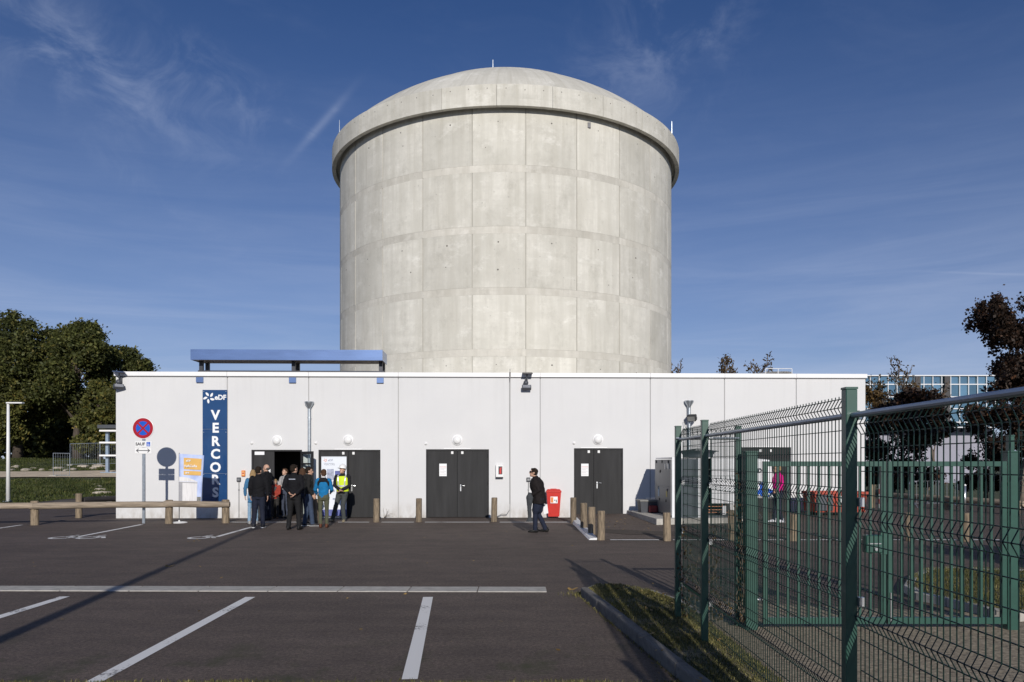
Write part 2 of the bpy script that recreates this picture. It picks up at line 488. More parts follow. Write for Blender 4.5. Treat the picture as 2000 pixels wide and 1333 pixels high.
def leaf_mat(name, c, c2, var=.5, trans=.25):
    m, t, b = nmat(name); N = t.nodes.new; L = t.links.new
    g = N('ShaderNodeNewGeometry')
    r = N('ShaderNodeValToRGB'); e = r.color_ramp.elements
    e[0].position, e[1].position = 0, 1
    e[0].color, e[1].color = mul3(c, 1 - var), mul3(c, 1 + var)
    x = e.new(.86); x.color = mul3(c, 1 + var * .6)
    e[-1].color = c2 + (1,)
    L(g.outputs['Random Per Island'], r.inputs[0])
    nz = N('ShaderNodeTexNoise'); nz.inputs['Scale'].default_value = .55; nz.inputs['Detail'].default_value = 3
    L(g.outputs['Position'], nz.inputs['Vector'])
    r2 = N('ShaderNodeValToRGB'); r2.color_ramp.elements[0].position = .35; r2.color_ramp.elements[1].position = .68
    r2.color_ramp.elements[0].color = (.62, .66, .6, 1); r2.color_ramp.elements[1].color = (1.35, 1.28, 1.1, 1)
    L(nz.outputs[0], r2.inputs[0])
    mx = N('ShaderNodeMix'); mx.data_type = 'RGBA'; mx.blend_type = 'MULTIPLY'; mx.inputs['Factor'].default_value = 1
    L(r.outputs[0], mx.inputs['A']); L(r2.outputs[0], mx.inputs['B'])
    L(mx.outputs['Result'], b.inputs['Base Color'])
    b.inputs['Roughness'].default_value = .6; b.inputs['Specular IOR Level'].default_value = .3
    tr = N('ShaderNodeBsdfTranslucent'); L(mx.outputs['Result'], tr.inputs['Color'])
    ms = N('ShaderNodeMixShader'); ms.inputs[0].default_value = trans
    o = t.nodes['Material Output']
    L(b.outputs[0], ms.inputs[1]); L(tr.outputs[0], ms.inputs[2]); L(ms.outputs[0], o.inputs['Surface'])
    return m

def glass_mat(name, tint=(.96, .985, .975)):
    m, t, b = nmat(name); N = t.nodes.new; L = t.links.new
    nz = N('ShaderNodeTexNoise'); nz.inputs['Scale'].default_value = 3
    mr = N('ShaderNodeMapRange'); mr.inputs['To Min'].default_value = .01; mr.inputs['To Max'].default_value = .06
    L(nz.outputs[0], mr.inputs[0])
    tr = N('ShaderNodeBsdfTransparent'); tr.inputs[0].default_value = tint + (1,)
    gl = N('ShaderNodeBsdfGlossy'); L(mr.outputs[0], gl.inputs['Roughness'])
    ms = N('ShaderNodeMixShader'); ms.inputs[0].default_value = .06; L(tr.outputs[0], ms.inputs[1]); L(gl.outputs[0], ms.inputs[2])
    L(ms.outputs[0], t.nodes['Material Output'].inputs['Surface'])
    return m

M = {}
M['concrete'] = concrete_tower('tower_concrete', (.69, .672, .608))
M['concrete_joint'] = concrete_tower('tower_joint', (.60, .58, .525), .86)
M['lift_band'] = concrete_tower('tower_lift_band', (.665, .642, .578), 1.0)
M['asphalt'] = asphalt()
M['paint'] = paint_white()
M['wall'] = wall_paint()
M['joint_grey'] = mat('joint_grey', (.38, .38, .38), .7, var=.05)
M['coping'] = mat('coping_white', (.82, .82, .82), .35, var=.03, scale=2)
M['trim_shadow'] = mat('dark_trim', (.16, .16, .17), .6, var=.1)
M['door'] = mat('door_anthracite', (.034, .034, .035), .62, spec=.15, var=.22, scale=1.1, stretch=(5, 1, .5), bump=.02)
M['door_frame'] = mat('door_frame', (.026, .026, .028), .6, spec=.2, var=.1)
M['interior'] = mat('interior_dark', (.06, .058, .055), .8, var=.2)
M['steel'] = mat('galvanised_steel', (.46, .50, .53), .38, .85, var=.18, scale=14)
M['metal_light'] = mat('brushed_metal', (.62, .63, .64), .3, .9, var=.08, scale=20)
M['white_plastic'] = mat('white_plastic', (.78, .78, .77), .35, var=.04)
M['white_paint'] = mat('white_paint', (.74, .75, .76), .4, var=.05)
M['blue_panel'] = mat('sign_blue', (.012, .055, .165), .16, var=.10, scale=1.2, coat=.5)
M['print_white'] = mat('print_white', (.80, .81, .82), .5, var=.03)
M['print_dark'] = mat('print_dark', (.03, .03, .04), .5, var=.05)
M['canopy_metal'] = mat('canopy_metal', (.19, .28, .50), .25, .65, var=.10, scale=1.2, stretch=(1, 1, 6))
M['canopy_dark'] = mat('canopy_dark_steel', (.045, .048, .06), .45, .3, var=.15)
M['wood'] = mat('weathered_wood', (.20, .155, .105), .85, var=.6, scale=9, stretch=(4, 4, .45), bump=.5, rnd=.18)
M['log'] = mat('weathered_log', (.29, .235, .175), .85, var=.42, scale=6, stretch=(.35, 4, 4), bump=.5, rnd=.12)
M['dark_log'] = mat('near_black_log', (.040, .036, .036), .8, var=.4, scale=6, stretch=(.35, 4, 4), bump=.4)  # near-black tone over the whole of the rear rails
M['kerb'] = mat('kerb_concrete', (.15, .14, .125), .9, var=.30, scale=9, bump=.4, rnd=.06)
M['pale_concrete'] = mat('pale_concrete', (.42, .40, .36), .85, var=.20, scale=7, bump=.2, rnd=.05)
M['red'] = mat('bin_red', (.56, .030, .022), .38, var=.08)
M['skip_red'] = mat('skip_red', (.36, .050, .024), .55, var=.25, scale=5)
M['black'] = mat('black_rubber', (.016, .016, .017), .6, var=.15)
M['dark_grey'] = mat('dark_grey_plastic', (.060, .066, .078), .5, var=.12)
M['cab_grey'] = mat('cabinet_grey', (.21, .215, .22), .42, .35, var=.06, scale=2)
M['coil'] = mat('coil_grey', (.085, .10, .12), .5, .4, var=.15, scale=8, stretch=(12, 1, 1))
M['copper'] = mat('copper_pipe', (.62, .30, .17), .3, .9, var=.15)
M['green'] = mat('fence_green', (.018, .072, .053), .42, var=.12, scale=9, coat=.15)
M['wire'] = mat('wire_green', (.006, .024, .018), .45, var=.15)
M['rail'] = mat('rail_steel', (.36, .40, .45), .35, .7, var=.15)
M['sign_red'] = mat('sign_red', (.36, .008, .018), .3, var=.05)
M['sign_blue'] = mat('sign_bright_blue', (.010, .095, .52), .3, var=.05)
M['flag_sky'] = mat('flag_sky_print', (.36, .46, .78), .7, var=.10, scale=2.5, c2=(.62, .70, .92))
M['flag_orange'] = mat('flag_orange_print', (.70, .42, .12), .7, var=.06)
M['flag_tower'] = mat('flag_tower_print', (.72, .71, .71), .7, var=.14, scale=5, stretch=(5, 1, .5))
M['flag_tower_dark'] = mat('flag_tower_shade_print', (.33, .33, .35), .7, var=.12)
M['flag_trees'] = mat('flag_trees_print', (.20, .20, .18), .7, var=.5, scale=16)
M['orange'] = mat('alarm_orange', (.72, .22, .05), .4, var=.05)
M['soil'] = mat('soil', (.13, .115, .065), .95, var=.45, scale=14, bump=.5, world=True, c2=(.25, .21, .12))
M['dirt_dark'] = mat('dirt_dark', (.050, .036, .026), .95, var=.4, scale=9, bump=.5, world=True)
M['gravel_ground'] = mat('gravel_ground', (.20, .16, .11), .95, var=.45, scale=18, bump=.8, world=True, c2=(.42, .35, .25), detail=9)
M['sand_road'] = mat('sand_road', (.66, .54, .38), .95, var=.22, scale=1.5, bump=.4, world=True)
M['grass_ground'] = mat('grass_ground', (.040, .058, .018), .95, var=.50, scale=.9, bump=.9, bscale=6, world=True, c2=(.10, .112, .038), detail=9)
M['stone'] = mat('pale_stone', (.42, .37, .30), .9, var=.2, rnd=.2)
M['bark'] = mat('bark', (.075, .058, .045), .95, var=.4, scale=5, stretch=(3, 3, .6), bump=.8)
M['twig'] = mat('twig', (.14, .11, .085), .9, var=.3, scale=5)
M['leaf_oak'] = leaf_mat('oak_leaf', (.082, .094, .030), (.18, .155, .05), .6, .30)
M['leaf_oak2'] = leaf_mat('oak_leaf_light', (.105, .112, .034), (.25, .19, .05), .5, .30)
M['leaf_copper'] = leaf_mat('copper_leaf', (.034, .020, .015), (.11, .05, .026), .5, .2)
M['leaf_brown'] = leaf_mat('brown_leaf', (.075, .050, .024), (.22, .14, .05), .5, .22)
M['leaf_unseen_hedge'] = leaf_mat('unseen_hedge_leaf', (.030, .042, .016), (.06, .07, .02), .5, .2)
M['blade'] = leaf_mat('grass_blade', (.15, .145, .055), (.42, .36, .18), .5, .25)
M['field_blade'] = leaf_mat('field_blade', (.062, .080, .022), (.17, .15, .06), .5, .25)
M['fallen'] = leaf_mat('fallen_leaf', (.30, .20, .08), (.42, .30, .12), .5, .1)
M['glass'] = glass_mat('door_glass')
M['facade_glass'] = mat('facade_glass', (.20, .33, .40), .06, .75, var=.22, scale=.5, rnd=.25)
M['facade_white'] = mat('facade_white', (.72, .73, .75), .5, var=.04)
M['facade_wall'] = mat('facade_wall', (.30, .30, .36), .7, var=.06)
M['facade_dark'] = mat('facade_column', (.035, .032, .034), .5, var=.1)

# ------------------------------------------------------------------ the ground
def smooth01(x, a, b):
    t = min(1, max(0, (x - a) / (b - a))); return t * t * (3 - 2 * t)
def terrain_h(x, y):
    w = smooth01(-x, 6.0, 16.0)
    z = 0.0
    if y > 38: z += min(y - 38, 27) * .045
    if y > 65: z += min(y - 65, 10) * .108
    z += .16 * mnoise.noise(Vector((x * .16, y * .16, 3.3))) * smooth01(y, 40, 60)
    return -.05 + z * w
def build_terrain():
    xs = sorted(set([-3000, -1200, -500, -250] + [-150 + i * 2.5 for i in range(53)] + [-16 + i * 2.5 for i in range(12)] + [20, 40, 80, 150, 300, 700, 1500, 3000]))
    ys = sorted(set([-400, -120, -40, -10, 10, 25] + [34 + i * 1.5 for i in range(34)] + [90, 110, 150, 250, 500, 1200, 4000]))
    v = [(x, y, terrain_h(x, y)) for y in ys for x in xs]
    n = len(xs)
    f = [(j * n + i, j * n + i + 1, (j + 1) * n + i + 1, (j + 1) * n + i) for j in range(len(ys) - 1) for i in range(n - 1)]
    me = bpy.data.meshes.new('ground'); me.from_pydata(v, [], f)
    return tag(link('ground', me, M['grass_ground'], smooth=True), None, None, None, 'structure')
build_terrain()
sheet('car_park', [(-70, -25), (70, -25), (70, 44), (40, 44), (30, 40), (15, 40), (12, 36), (-10, 35), (-14, 33.5), (-22, 34.5), (-70, 37)], 0.0, M['asphalt'])

# sandy track crossing the field
def ribbon(name, near, far, dz, material):
    v, f = [], []
    for a, b in zip(near, far):
        for k in range(5):
            x = a[0] + (b[0] - a[0]) * k / 4; y = a[1] + (b[1] - a[1]) * k / 4
            v.append((x, y, terrain_h(x, y) + dz))
    for i in range(len(near) - 1):
        for k in range(4):
            f.append((i * 5 + k, (i + 1) * 5 + k, (i + 1) * 5 + k + 1, i * 5 + k + 1))
    me = bpy.data.meshes.new(name); me.from_pydata(v, [], f)
    return tag(link(name, me, material, smooth=True), None, None, None, 'structure')
rx = [-110 + 3 * i for i in range(33)]
ribbon('sand_track', [(x, 54.5 + 1.0 * math.sin(x * .12) + (x + 50) * .02) for x in rx], [(x, 64.5 + .7 * math.sin(x * .2 + 1) + (x + 50) * .01) for x in rx], .07, M['sand_road'])

# apron in front of the wall on the right: rises gently to the doors
def apron_h(x, y):
    return max(0.0, min(1.0, (y - 18.4) / 7.6)) * (.10 + .010 * max(0, min(10, x - 2)))
ax = [2.06 + i * (14 - 2.06) / 12 for i in range(13)]; ay = [18.4 + i * .95 for i in range(9)] + [30, 34]
v = [(x, y, apron_h(x, y) + .006) for y in ay for x in ax]
f = [(j * 13 + i, j * 13 + i + 1, (j + 1) * 13 + i + 1, (j + 1) * 13 + i) for j in range(len(ay) - 1) for i in range(12)]
b0 = len(v)
v += [(2.06, y, -.02) for y in ay] + [(14, y, -.02) for y in ay]
k = len(ay)
for j in range(k - 1):
    f.append((b0 + j, j * 13, (j + 1) * 13, b0 + j + 1))
    f.append((j * 13 + 12, b0 + k + j, b0 + k + j + 1, (j + 1) * 13 + 12))
me = bpy.data.meshes.new('apron'); me.from_pydata(v, [], f)
tag(link('apron', me, M['asphalt']), None, None, None, 'structure')
# brown run-off dirt lying on the apron and along the wall foot
def dirt_patch(pts, z, n=28):
    out = []
    for i in range(len(pts)):
        a, b = Vector(pts[i]), Vector(pts[(i + 1) % len(pts)])
        for k in range(7):
            p = a.lerp(b, k / 7); q = mnoise.noise(Vector((p.x * 1.7, p.y * 1.7, 5))) * .16
            out.append((p.x + q, p.y + q * .7))
    v = [(x, y, (apron_h(x, y) if x > 2.06 else 0) + z) for x, y in out]
    bm = bmesh.new(); fc = bm.faces.new([bm.verts.new(p) for p in v]); fc.normal_update()
    if fc.normal.z < 0: fc.normal_flip()
    bmesh.ops.triangulate(bm, faces=[fc])
    me = bpy.data.meshes.new('dirt_patch'); bm.to_mesh(me); bm.free()
    tag(link('dirt_patch', me, M['dirt_dark']), None, None, None, 'structure')
dirt_patch([(2.2, 20.1), (3.0, 19.6), (4.2, 19.2), (5.5, 19.0), (7.0, 19.2), (6.8, 20.0), (5.2, 20.0), (3.8, 20.3), (2.6, 20.9)], .012)
dirt_patch([(-.6, 25.3), (.4, 25.1), (1.8, 24.6), (1.9, 25.6), (.6, 25.8), (-.5, 25.8)], .006)

# kerb of the apron edge, white painted
kb = tag(empty('apron_kerb', (2.0, 18.4, 0)), None, None, None, 'structure')
for i in range(6):
    y0, y1 = i * 1.0, i * 1.0 + .985
    z0, z1 = apron_h(2.2, 18.4 + y0) + .035, apron_h(2.2, 18.4 + y1) + .035
    mb = MB().poly([(-.16, y0, 0.0), (.05, y0, 0.0), (.05, y1, 0.0), (-.16, y1, 0.0), (-.13, y0, z0), (.05, y0, z0 + .012), (.05, y1, z1 + .012), (-.13, y1, z1)],
                   [(0, 3, 2, 1), (4, 5, 6, 7), (0, 1, 5, 4), (1, 2, 6, 5), (2, 3, 7, 6), (3, 0, 4, 7)])
    mb.build('kerbstone', M['white_paint'], kb)

# flush concrete strip across the car park
st = tag(empty('concrete_strip', ground_at(0, 1152) * 1), None, None, None, 'structure')
st.location = (0, 0, 0)
pE = ground_at(1067, 1152.5); pW = ground_at(60, 1150.5)
sdir = (pE - pW).normalized(); sang = math.atan2(sdir.y, sdir.x)
st.location = (pE.x, pE.y, 0); st.rotation_euler = (0, 0, sang)
piece = MB().box(-.988, 0, -.21, .21, -.06, .012, bev=.008).mesh('channel_block', M['pale_concrete'])
for i in range(13):
    o = link('channel_block', piece, None, st); o.location = (-i * 1.0, 0, 0)

# painted parking lines
def line_px(a, b, w):
    strip('parking_line', ground_at(*a), ground_at(*b), w, .005, M['paint'])
line_px((178, 1336), (489, 1167), .135)
line_px((800, 1328), (836, 1167), .135)
line_px((-120, 1243), (127, 1166), .135)
line_px((143, 1051), (277, 1025), .12)
line_px((424, 1049), (492, 1030), .12)
line_px((-60, 1041), (42, 1026), .12)
for a, b in ((447, 610), (660, 721), (745, 808), (830, 956), (976, 1112)):
    strip('parking_line', ground_at(a, 1020.5), ground_at(b, 1020.5), .17, .0055, M['paint'])
for a, b in ((1192, 1287), (1315, 1422), (1440, 1530), (1560, 1640), (1680, 1762), (1790, 1868), (1900, 1990)):
    strip('parking_line', ground_at(a, 1056), ground_at(b, 1056), .14, .016, M['paint'])
line_px((1905, 1037), (1960, 1046), .3)

# wheelchair pictograms on the asphalt (arc and footrest)
def ring_pts(c, r0, r1, a0, a1, n=16):
    o = [(c[0] + r1 * math.cos(a0 + (a1 - a0) * i / n), c[1] + r1 * math.sin(a0 + (a1 - a0) * i / n)) for i in range(n + 1)]
    return o + [(c[0] + r0 * math.cos(a1 + (a0 - a1) * i / n), c[1] + r0 * math.sin(a1 + (a0 - a1) * i / n)) for i in range(n + 1)]
for px in (118, 172, 388):
    c = ground_at(px, 1051)
    mb = MB()
    o = ring_pts((0, 0), .26, .40, R(95), R(395), 18)
    nn = len(o)
    for i in range(18):
        mb.poly([(o[i][0], o[i][1], 0), (o[i + 1][0], o[i + 1][1], 0), (o[nn - 2 - i][0], o[nn - 2 - i][1], 0), (o[nn - 1 - i][0], o[nn - 1 - i][1], 0)], [(0, 1, 2, 3)])
    for q in ([(-.08, .28), (.06, .28), (.14, .72), (.0, .72)], [(.02, .34), (.42, .26), (.42, .40), (.03, .48)], [(.32, .30), (.46, .34), (.70, -.08), (.56, -.14)], [(.02, .80), (.16, .80), (.16, .94), (.02, .94)]):
        mb.poly([(x, y, 0) for x, y in q], [(0, 1, 2, 3)])
    for i in range(len(mb.f)):
        pass
    o_ = mb.build('wheelchair_marking', M['paint'])
    for p in o_.data.polygons:
        if p.normal.z < 0: p.flip()
    o_.location = (c.x, c.y, .005); o_.scale = (.66, .74, 1)
    tag(o_, None, None, None, 'structure')

# ------------------------------------------------------------------ containment tower
tower = empty('containment_tower', (TX, TY, 0), 0, 'huge round grey concrete containment tower with overhanging ring and shallow dome', 'tower')
def sector(r0, r1, z0, z1, a0, a1, n, name, material, bev=.0):
    mb = MB(); pts = []
    for (r, z) in ((r1, z0), (r1, z1), (r0, z1), (r0, z0)):
        for i in range(n + 1):
            a = a0 + (a1 - a0) * i / n
            pts.append((r * math.sin(a), -r * math.cos(a), z))
    m_ = n + 1; fs = []
    for k in range(4):
        for i in range(n):
            fs.append((k * m_ + i, k * m_ + i + 1, ((k + 1) % 4) * m_ + i + 1, ((k + 1) % 4) * m_ + i))
    fs.append((0, m_, 2 * m_, 3 * m_)); fs.append((n, m_ + n, 2 * m_ + n, 3 * m_ + n))
    mb.poly(pts, fs)
    me = mb.mesh(name, material)
    bm = bmesh.new(); bm.from_mesh(me)
    for e in bm.edges: e.smooth = not (len(e.link_faces) == 2 and e.calc_face_angle(0) > R(30))
    for f_ in bm.faces: f_.smooth = True
    bm.to_mesh(me); bm.free()
    return me
MB().lathe([(TR - .016, 0), (TR - .016, 15.5)], n=144).build('core', M['concrete_joint'], tower)
auto_smooth(tower.children[0])
joints = [1.50, 3.81, 6.12, 8.43, 10.73, 13.03, 15.30]
gap = .022 / TR
for i in range(len(joints) - 1):
    z0, z1 = joints[i], joints[i + 1] - (.27 if i < len(joints) - 2 else .02)
    me = sector(TR - .05, TR, z0 + .003, z1, gap, R(15) - gap, 6, 'formwork_panel', M['concrete'])
    for k in range(24):
        o = link('formwork_panel', me, None, tower); o.rotation_euler = (0, 0, R(6 + 15 * k))
    if i < len(joints) - 2:
        me = sector(TR - .05, TR - .003, z1 + .003, joints[i + 1], 0, R(30), 12, 'lift_band', M['lift_band'])
        for k in range(12):
            o = link('lift_band', me, None, tower); o.rotation_euler = (0, 0, R(6 + 30 * k))
RR = 8.045
me = sector(TR + .17, RR, 15.1, 15.9, .006 / RR, R(15) - .006 / RR, 6, 'ring_segment', M['concrete'])
for k in range(24):
    o = link('ring_segment', me, None, tower); o.rotation_euler = (0, 0, R(13 + 15 * k))
me = sector(TR - .06, TR + .168, 15.34, 15.88, 0, R(30), 12, 'ring_inner', M['concrete'])
for k in range(12):
    o = link('ring_inner', me, None, tower); o.rotation_euler = (0, 0, R(13 + 30 * k))
# dome: spherical cap with a lower step and an upper cap
a_, s_ = 7.98, 3.30
rs = (a_ * a_ + s_ * s_) / (2 * s_); zc = 15.9 + s_ - rs
prof = [(a_, 15.75), (a_, 15.895)]
for i in range(1, 25):
    r = a_ * (1 - i / 24.0)
    z = zc + math.sqrt(rs * rs - r * r)
    if r < 4.75: z += .07
    prof.append((max(r, .02), z))
o = MB().lathe(prof, n=144).build('dome', M['concrete'], tower); auto_smooth(o, 22)
# small tie holes, too small to pick apart
mb = MB()
for k in range(24):
    for i in (1, 3, 5):
        for (da, dz) in ((7.5 + RNG.normal(0, .5), -.62 + RNG.normal(0, .03)), (RNG.uniform(2, 13), -1.5 + RNG.normal(0, .3)))[: 1 + (RNG.random() < .3)]:
            a = R(6 + 15 * k + da); z = joints[i + 1] - .0 + dz
            c = Vector((TR * math.sin(a), -TR * math.cos(a), z)); nrm = Vector((math.sin(a), -math.cos(a), 0))
            r_ = .036 if da == 7.5 else RNG.uniform(.014, .034)
            mb.loft([c - nrm * .03, c + nrm * .003], [r_, r_], n=8)
for k in range(24):
    for q in range(3):
        a = R(13 + 15 * k + 2.5 + 5 * q); c = Vector((RR * math.sin(a), -RR * math.cos(a), 15.72 + RNG.normal(0, .02))); nrm = Vector((math.sin(a), -math.cos(a), 0))
        mb.loft([c - nrm * .03, c + nrm * .003], [.02, .02], n=7)
tag(mb.build('tie_hole', mat('tie_hole_dark', (.13, .12, .105), .9), tower), None, None, None, 'stuff')
def rod(a_deg, r, z, h):
    a = R(a_deg); c = Vector((r * math.sin(a), -r * math.cos(a), z))
    MB().loft([c, c + Vector((0, 0, h * .5)), c + Vector((0, 0, h))], [.013, .011, .008], n=6).box(c.x - .09, c.x + .09, c.y - .09, c.y + .09, z - .03, z + .05).build('lightning_rod', M['steel'], tower)
rod(-65, 7.9, 15.9, .75); rod(66, 7.9, 15.9, .75); rod(-7, 4.2, 18.2, .62)
# rain streak bracket below the ring
a = R(25); c = (TR * math.sin(a), -TR * math.cos(a))
MB().box(c[0] - .06, c[0] + .06, c[1] - .05, c[1] + .03, 14.72, 14.92).build('soffit_bracket', M['trim_shadow'], tower)

# ------------------------------------------------------------------ the low white building
WA, WB = Vector((-13.2, 25.6)), Vector((12.1, 26.3))
W_ANG = math.atan2(WB.y - WA.y, WB.x - WA.x); W_LEN = (WB - WA).length
W_TOP = 4.89
bld = empty('low_building', (WA.x, WA.y, 0), W_ANG, 'long low white windowless building wrapped round the foot of the tower, with grey double doors', 'building')
BM = bld.matrix_basis.copy()
BM = Matrix.Translation((WA.x, WA.y, 0)) @ Matrix.Rotation(W_ANG, 4, 'Z')
wd = (WB - WA).normalized()
def wall_px(px, py, off=0.0):
    """photo pixel on the plane parallel to the wall, off metres in front of it -> (s, z)"""
    n = Vector((wd.y, -wd.x)); a0 = WA + n * off
    dx = (px - CX) / F_PX
    # a0 + s*wd = t*(dx,1)
    den = wd.x - wd.y * dx
    s = (a0.y * dx - a0.x) / den
    t = a0.y + s * wd.y
    return s, CAM_H + (HY - py) / F_PX * t
def wpt(px, py, off=0.0):
    s, z = wall_px(px, py, off); return BM @ Vector((s, -off, z))
S = lambda px: wall_px(px, 900)[0]
open_ = []
for (p0, p1, pt) in ((491, 590, 879), (622, 743, 879), (832, 955, 878), (1121, 1217, 876), (1447, 1545, 874)):
    open_.append((S(p0), S(p1), wall_px((p0 + p1) / 2, pt)[1]))
jx = [0.0] + [S(p) for p in (444, 603, 778, 996, 1055, 1270, 1415, 1555)] + [W_LEN]
def cell_panel(x0, x1, z0, z1, holes, y0, y1):
    xs = sorted({x0, x1} | {q for h in holes for q in h[:2] if x0 < q < x1})
    zs = sorted({z0, z1} | {h[2] for h in holes if h[1] > x0 and h[0] < x1})
    mb = MB()
    def solid(i, j):
        if i < 0 or j < 0 or i >= len(xs) - 1 or j >= len(zs) - 1: return False
        xm, zm = (xs[i] + xs[i + 1]) / 2, (zs[j] + zs[j + 1]) / 2
        return not any(h[0] < xm < h[1] and zm < h[2] for h in holes)
    vid = {}
    def V(i, j, b):
        key = (i, j, b)
        if key not in vid:
            vid[key] = len(mb.v); mb.v.append((xs[i], y1 if b else y0, zs[j]))
        return vid[key]
    def add(f): mb.f.append(f); mb.m.append(0)
    for i in range(len(xs) - 1):
        for j in range(len(zs) - 1):
            if not solid(i, j): continue
            add((V(i, j, 0), V(i + 1, j, 0), V(i + 1, j + 1, 0), V(i, j + 1, 0)))
            add((V(i, j, 1), V(i, j + 1, 1), V(i + 1, j + 1, 1), V(i + 1, j, 1)))
            if not solid(i - 1, j): add((V(i, j, 0), V(i, j + 1, 0), V(i, j + 1, 1), V(i, j, 1)))
            if not solid(i + 1, j): add((V(i + 1, j, 0), V(i + 1, j, 1), V(i + 1, j + 1, 1), V(i + 1, j + 1, 0)))
            if not solid(i, j - 1): add((V(i, j, 0), V(i, j, 1), V(i + 1, j, 1), V(i + 1, j, 0)))
            if not solid(i, j + 1): add((V(i, j + 1, 0), V(i + 1, j + 1, 0), V(i + 1, j + 1, 1), V(i, j + 1, 1)))
    return mb
for i in range(len(jx) - 1):
    g0 = 0 if i == 0 else .016
    g1 = 0 if i == len(jx) - 2 else .016
    cell_panel(jx[i] + g0, jx[i + 1] - g1, 0, W_TOP - .16, open_, 0, .2).build('wall_panel', M['wall'], bld)
    if i:
        MB().box(jx[i] - .06, jx[i] + .06, .022, .10, 0, W_TOP - .2).build('joint_seal', M['joint_grey'], bld)
# coping
for i in range(len(jx) - 1):
    MB().box(jx[i] + (-.05 if i == 0 else .003), jx[i + 1] + (.05 if i == len(jx) - 2 else -.003), -.055, .30, W_TOP - .145, W_TOP, bev=.008).build('coping', M['coping'], bld)
MB().box(.0, W_LEN, -.012, .19, W_TOP - .175, W_TOP - .14).build('drip_shadow_strip', M['trim_shadow'], bld)  # dark strip draws both the drip line and the shadow under the coping
# side walls, rear walls and roof with the notch that clears the tower
cxl = (Matrix.Rotation(-W_ANG, 4, 'Z') @ Vector((TX - WA.x, TY - WA.y, 0)))
DEP = 10.3
MB().box(0.002, .2, .21, DEP, 0, W_TOP - .18).build('side_wall', M['wall'], bld)
MB().box(W_LEN - .2, W_LEN - .002, .21, DEP, 0, W_TOP - .18).build('side_wall', M['wall'], bld)
rn = TR + .12
a0 = math.acos((cxl.y - DEP) / rn)
arc = [(cxl.x + rn * math.sin(a), cxl.y - rn * math.cos(a)) for a in [a0 - 2 * a0 * i / 40 for i in range(41)]]
outl = [(.2, .2), (W_LEN - .2, .2), (W_LEN - .2, DEP)] + arc + [(.2, DEP)]
bm = bmesh.new()
top = bm.faces.new([bm.verts.new((x, y, W_TOP - .42)) for x, y in outl]); top.normal_update()
r_ = bmesh.ops.extrude_face_region(bm, geom=[top])
for v_ in [g for g in r_['geom'] if isinstance(g, bmesh.types.BMVert)]: v_.co.z += .16
bmesh.ops.recalc_face_normals(bm, faces=bm.faces[:])
bmesh.ops.triangulate(bm, faces=bm.faces[:])
me = bpy.data.meshes.new('roof'); bm.to_mesh(me); bm.free()
link('roof', me, M['pale_concrete'], bld)
MB().box(.2, cxl.x - rn * math.sin(a0), DEP - .2, DEP, 0, W_TOP - .45).build('rear_wall', M['wall'], bld)
MB().box(cxl.x + rn * math.sin(a0), W_LEN - .2, DEP - .2, DEP, 0, W_TOP - .45).build('rear_wall', M['wall'], bld)
# entrance lobby
i0, i1 = open_[0][0] - .6, open_[1][1] + .3
MB().box(i0, i1, 2.35, 2.42, 0, 3.0).build('lobby_wall', M['interior'], bld)
MB().box(i0 - .08, i0, .21, 2.42, 0, 3.0).build('lobby_wall', M['interior'], bld)
MB().box(i1, i1 + .08, .21, 2.42, 0, 3.0).build('lobby_wall', M['interior'], bld)
MB().box(i0 - .08, i1 + .08, .21, 2.42, 3.0, 3.06).build('lobby_ceiling', M['interior'], bld)

def lever(parent, x, y, z, sgn=1):
    h = MB().box(x - .022, x + .022, y - .012, y, z - .13, z + .10, bev=.004)
    h.loft([(x, y - .012, z + .06), (x, y - .06, z + .06)], [.011, .011], n=8)
    h.loft([(x, y - .06, z + .06), (x + sgn * .07, y - .062, z + .062), (x + sgn * .14, y - .052, z + .055)], [.011, .010, .009], n=8)
    h.build('handle', M['metal_light'], parent)
def notice(parent, s, z, y):
    n = MB().box(s - .125, s + .125, y - .006, y, z - .22, z + .20).build('notice', M['print_white'], parent)
    MB().box(s - .11, s + .11, y - .008, y - .0065, z + .085, z + .10).build('notice_line', mat('notice_red', (.55, .2, .16), .6), parent)
    mb = MB()
    for r in range(5):
        mb.box(s - .10, s + .10 - .05 * (r % 2), y - .008, y - .0065, z + .04 - r * .05, z + .052 - r * .05)
    mb.build('notice_text', mat('notice_grey', (.48, .42, .42), .6), parent)
def door_frame(h):
    s0, s1, zt = h
    MB().box(s0 - .002, s0 + .05, .03, .16, 0, zt).box(s1 - .05, s1 + .002, .03, .16, 0, zt).box(s0 + .05, s1 - .05, .03, .16, zt - .05, zt + .002).build('door_frame', M['door_frame'], bld)
def hinges(parent, s, zt):
    mb = MB()
    for z in (.25, zt * .5, zt - .22): mb.loft([(s, .035, z - .06), (s, .035, z + .06)], [.016, .016], n=8)
    mb.build('hinge', M['black'], parent)
def double_door(h, split, has_notice, zb=0.0, lev=True):
    s0, s1, zt = h
    door_frame(h)
    for k, (a, b) in enumerate(((s0 + .052, split - .004), (split + .004, s1 - .052))):
        d = MB().box(a, b, .05, .105, zb + .012, zt - .055, bev=.004).build('door', M['door'], bld)
        hinges(d, a - .006 if k == 0 else b + .006, zt)
        if k == 0 and has_notice: notice(d, a + (b - a) * .52, 1.62, .05)
        if k == 1 and lev: lever(d, a + .11, .05, 1.02 + zb)
        x = split + (-.17 if k == 0 else .17)
        MB().box(x - .04, x + .04, .03, .05, zt - .16, zt - .07, bev=.006).build('door_stop', M['white_plastic'], d)
    MB().box(split - .45, split + .45, -.012, .012, zt + .004, zt + .03).build('lintel_strip', M['coping'], bld)
double_door(open_[1], S(680), False)
double_door(open_[2], S(893), True)
double_door(open_[3], S(1160), True, .09)
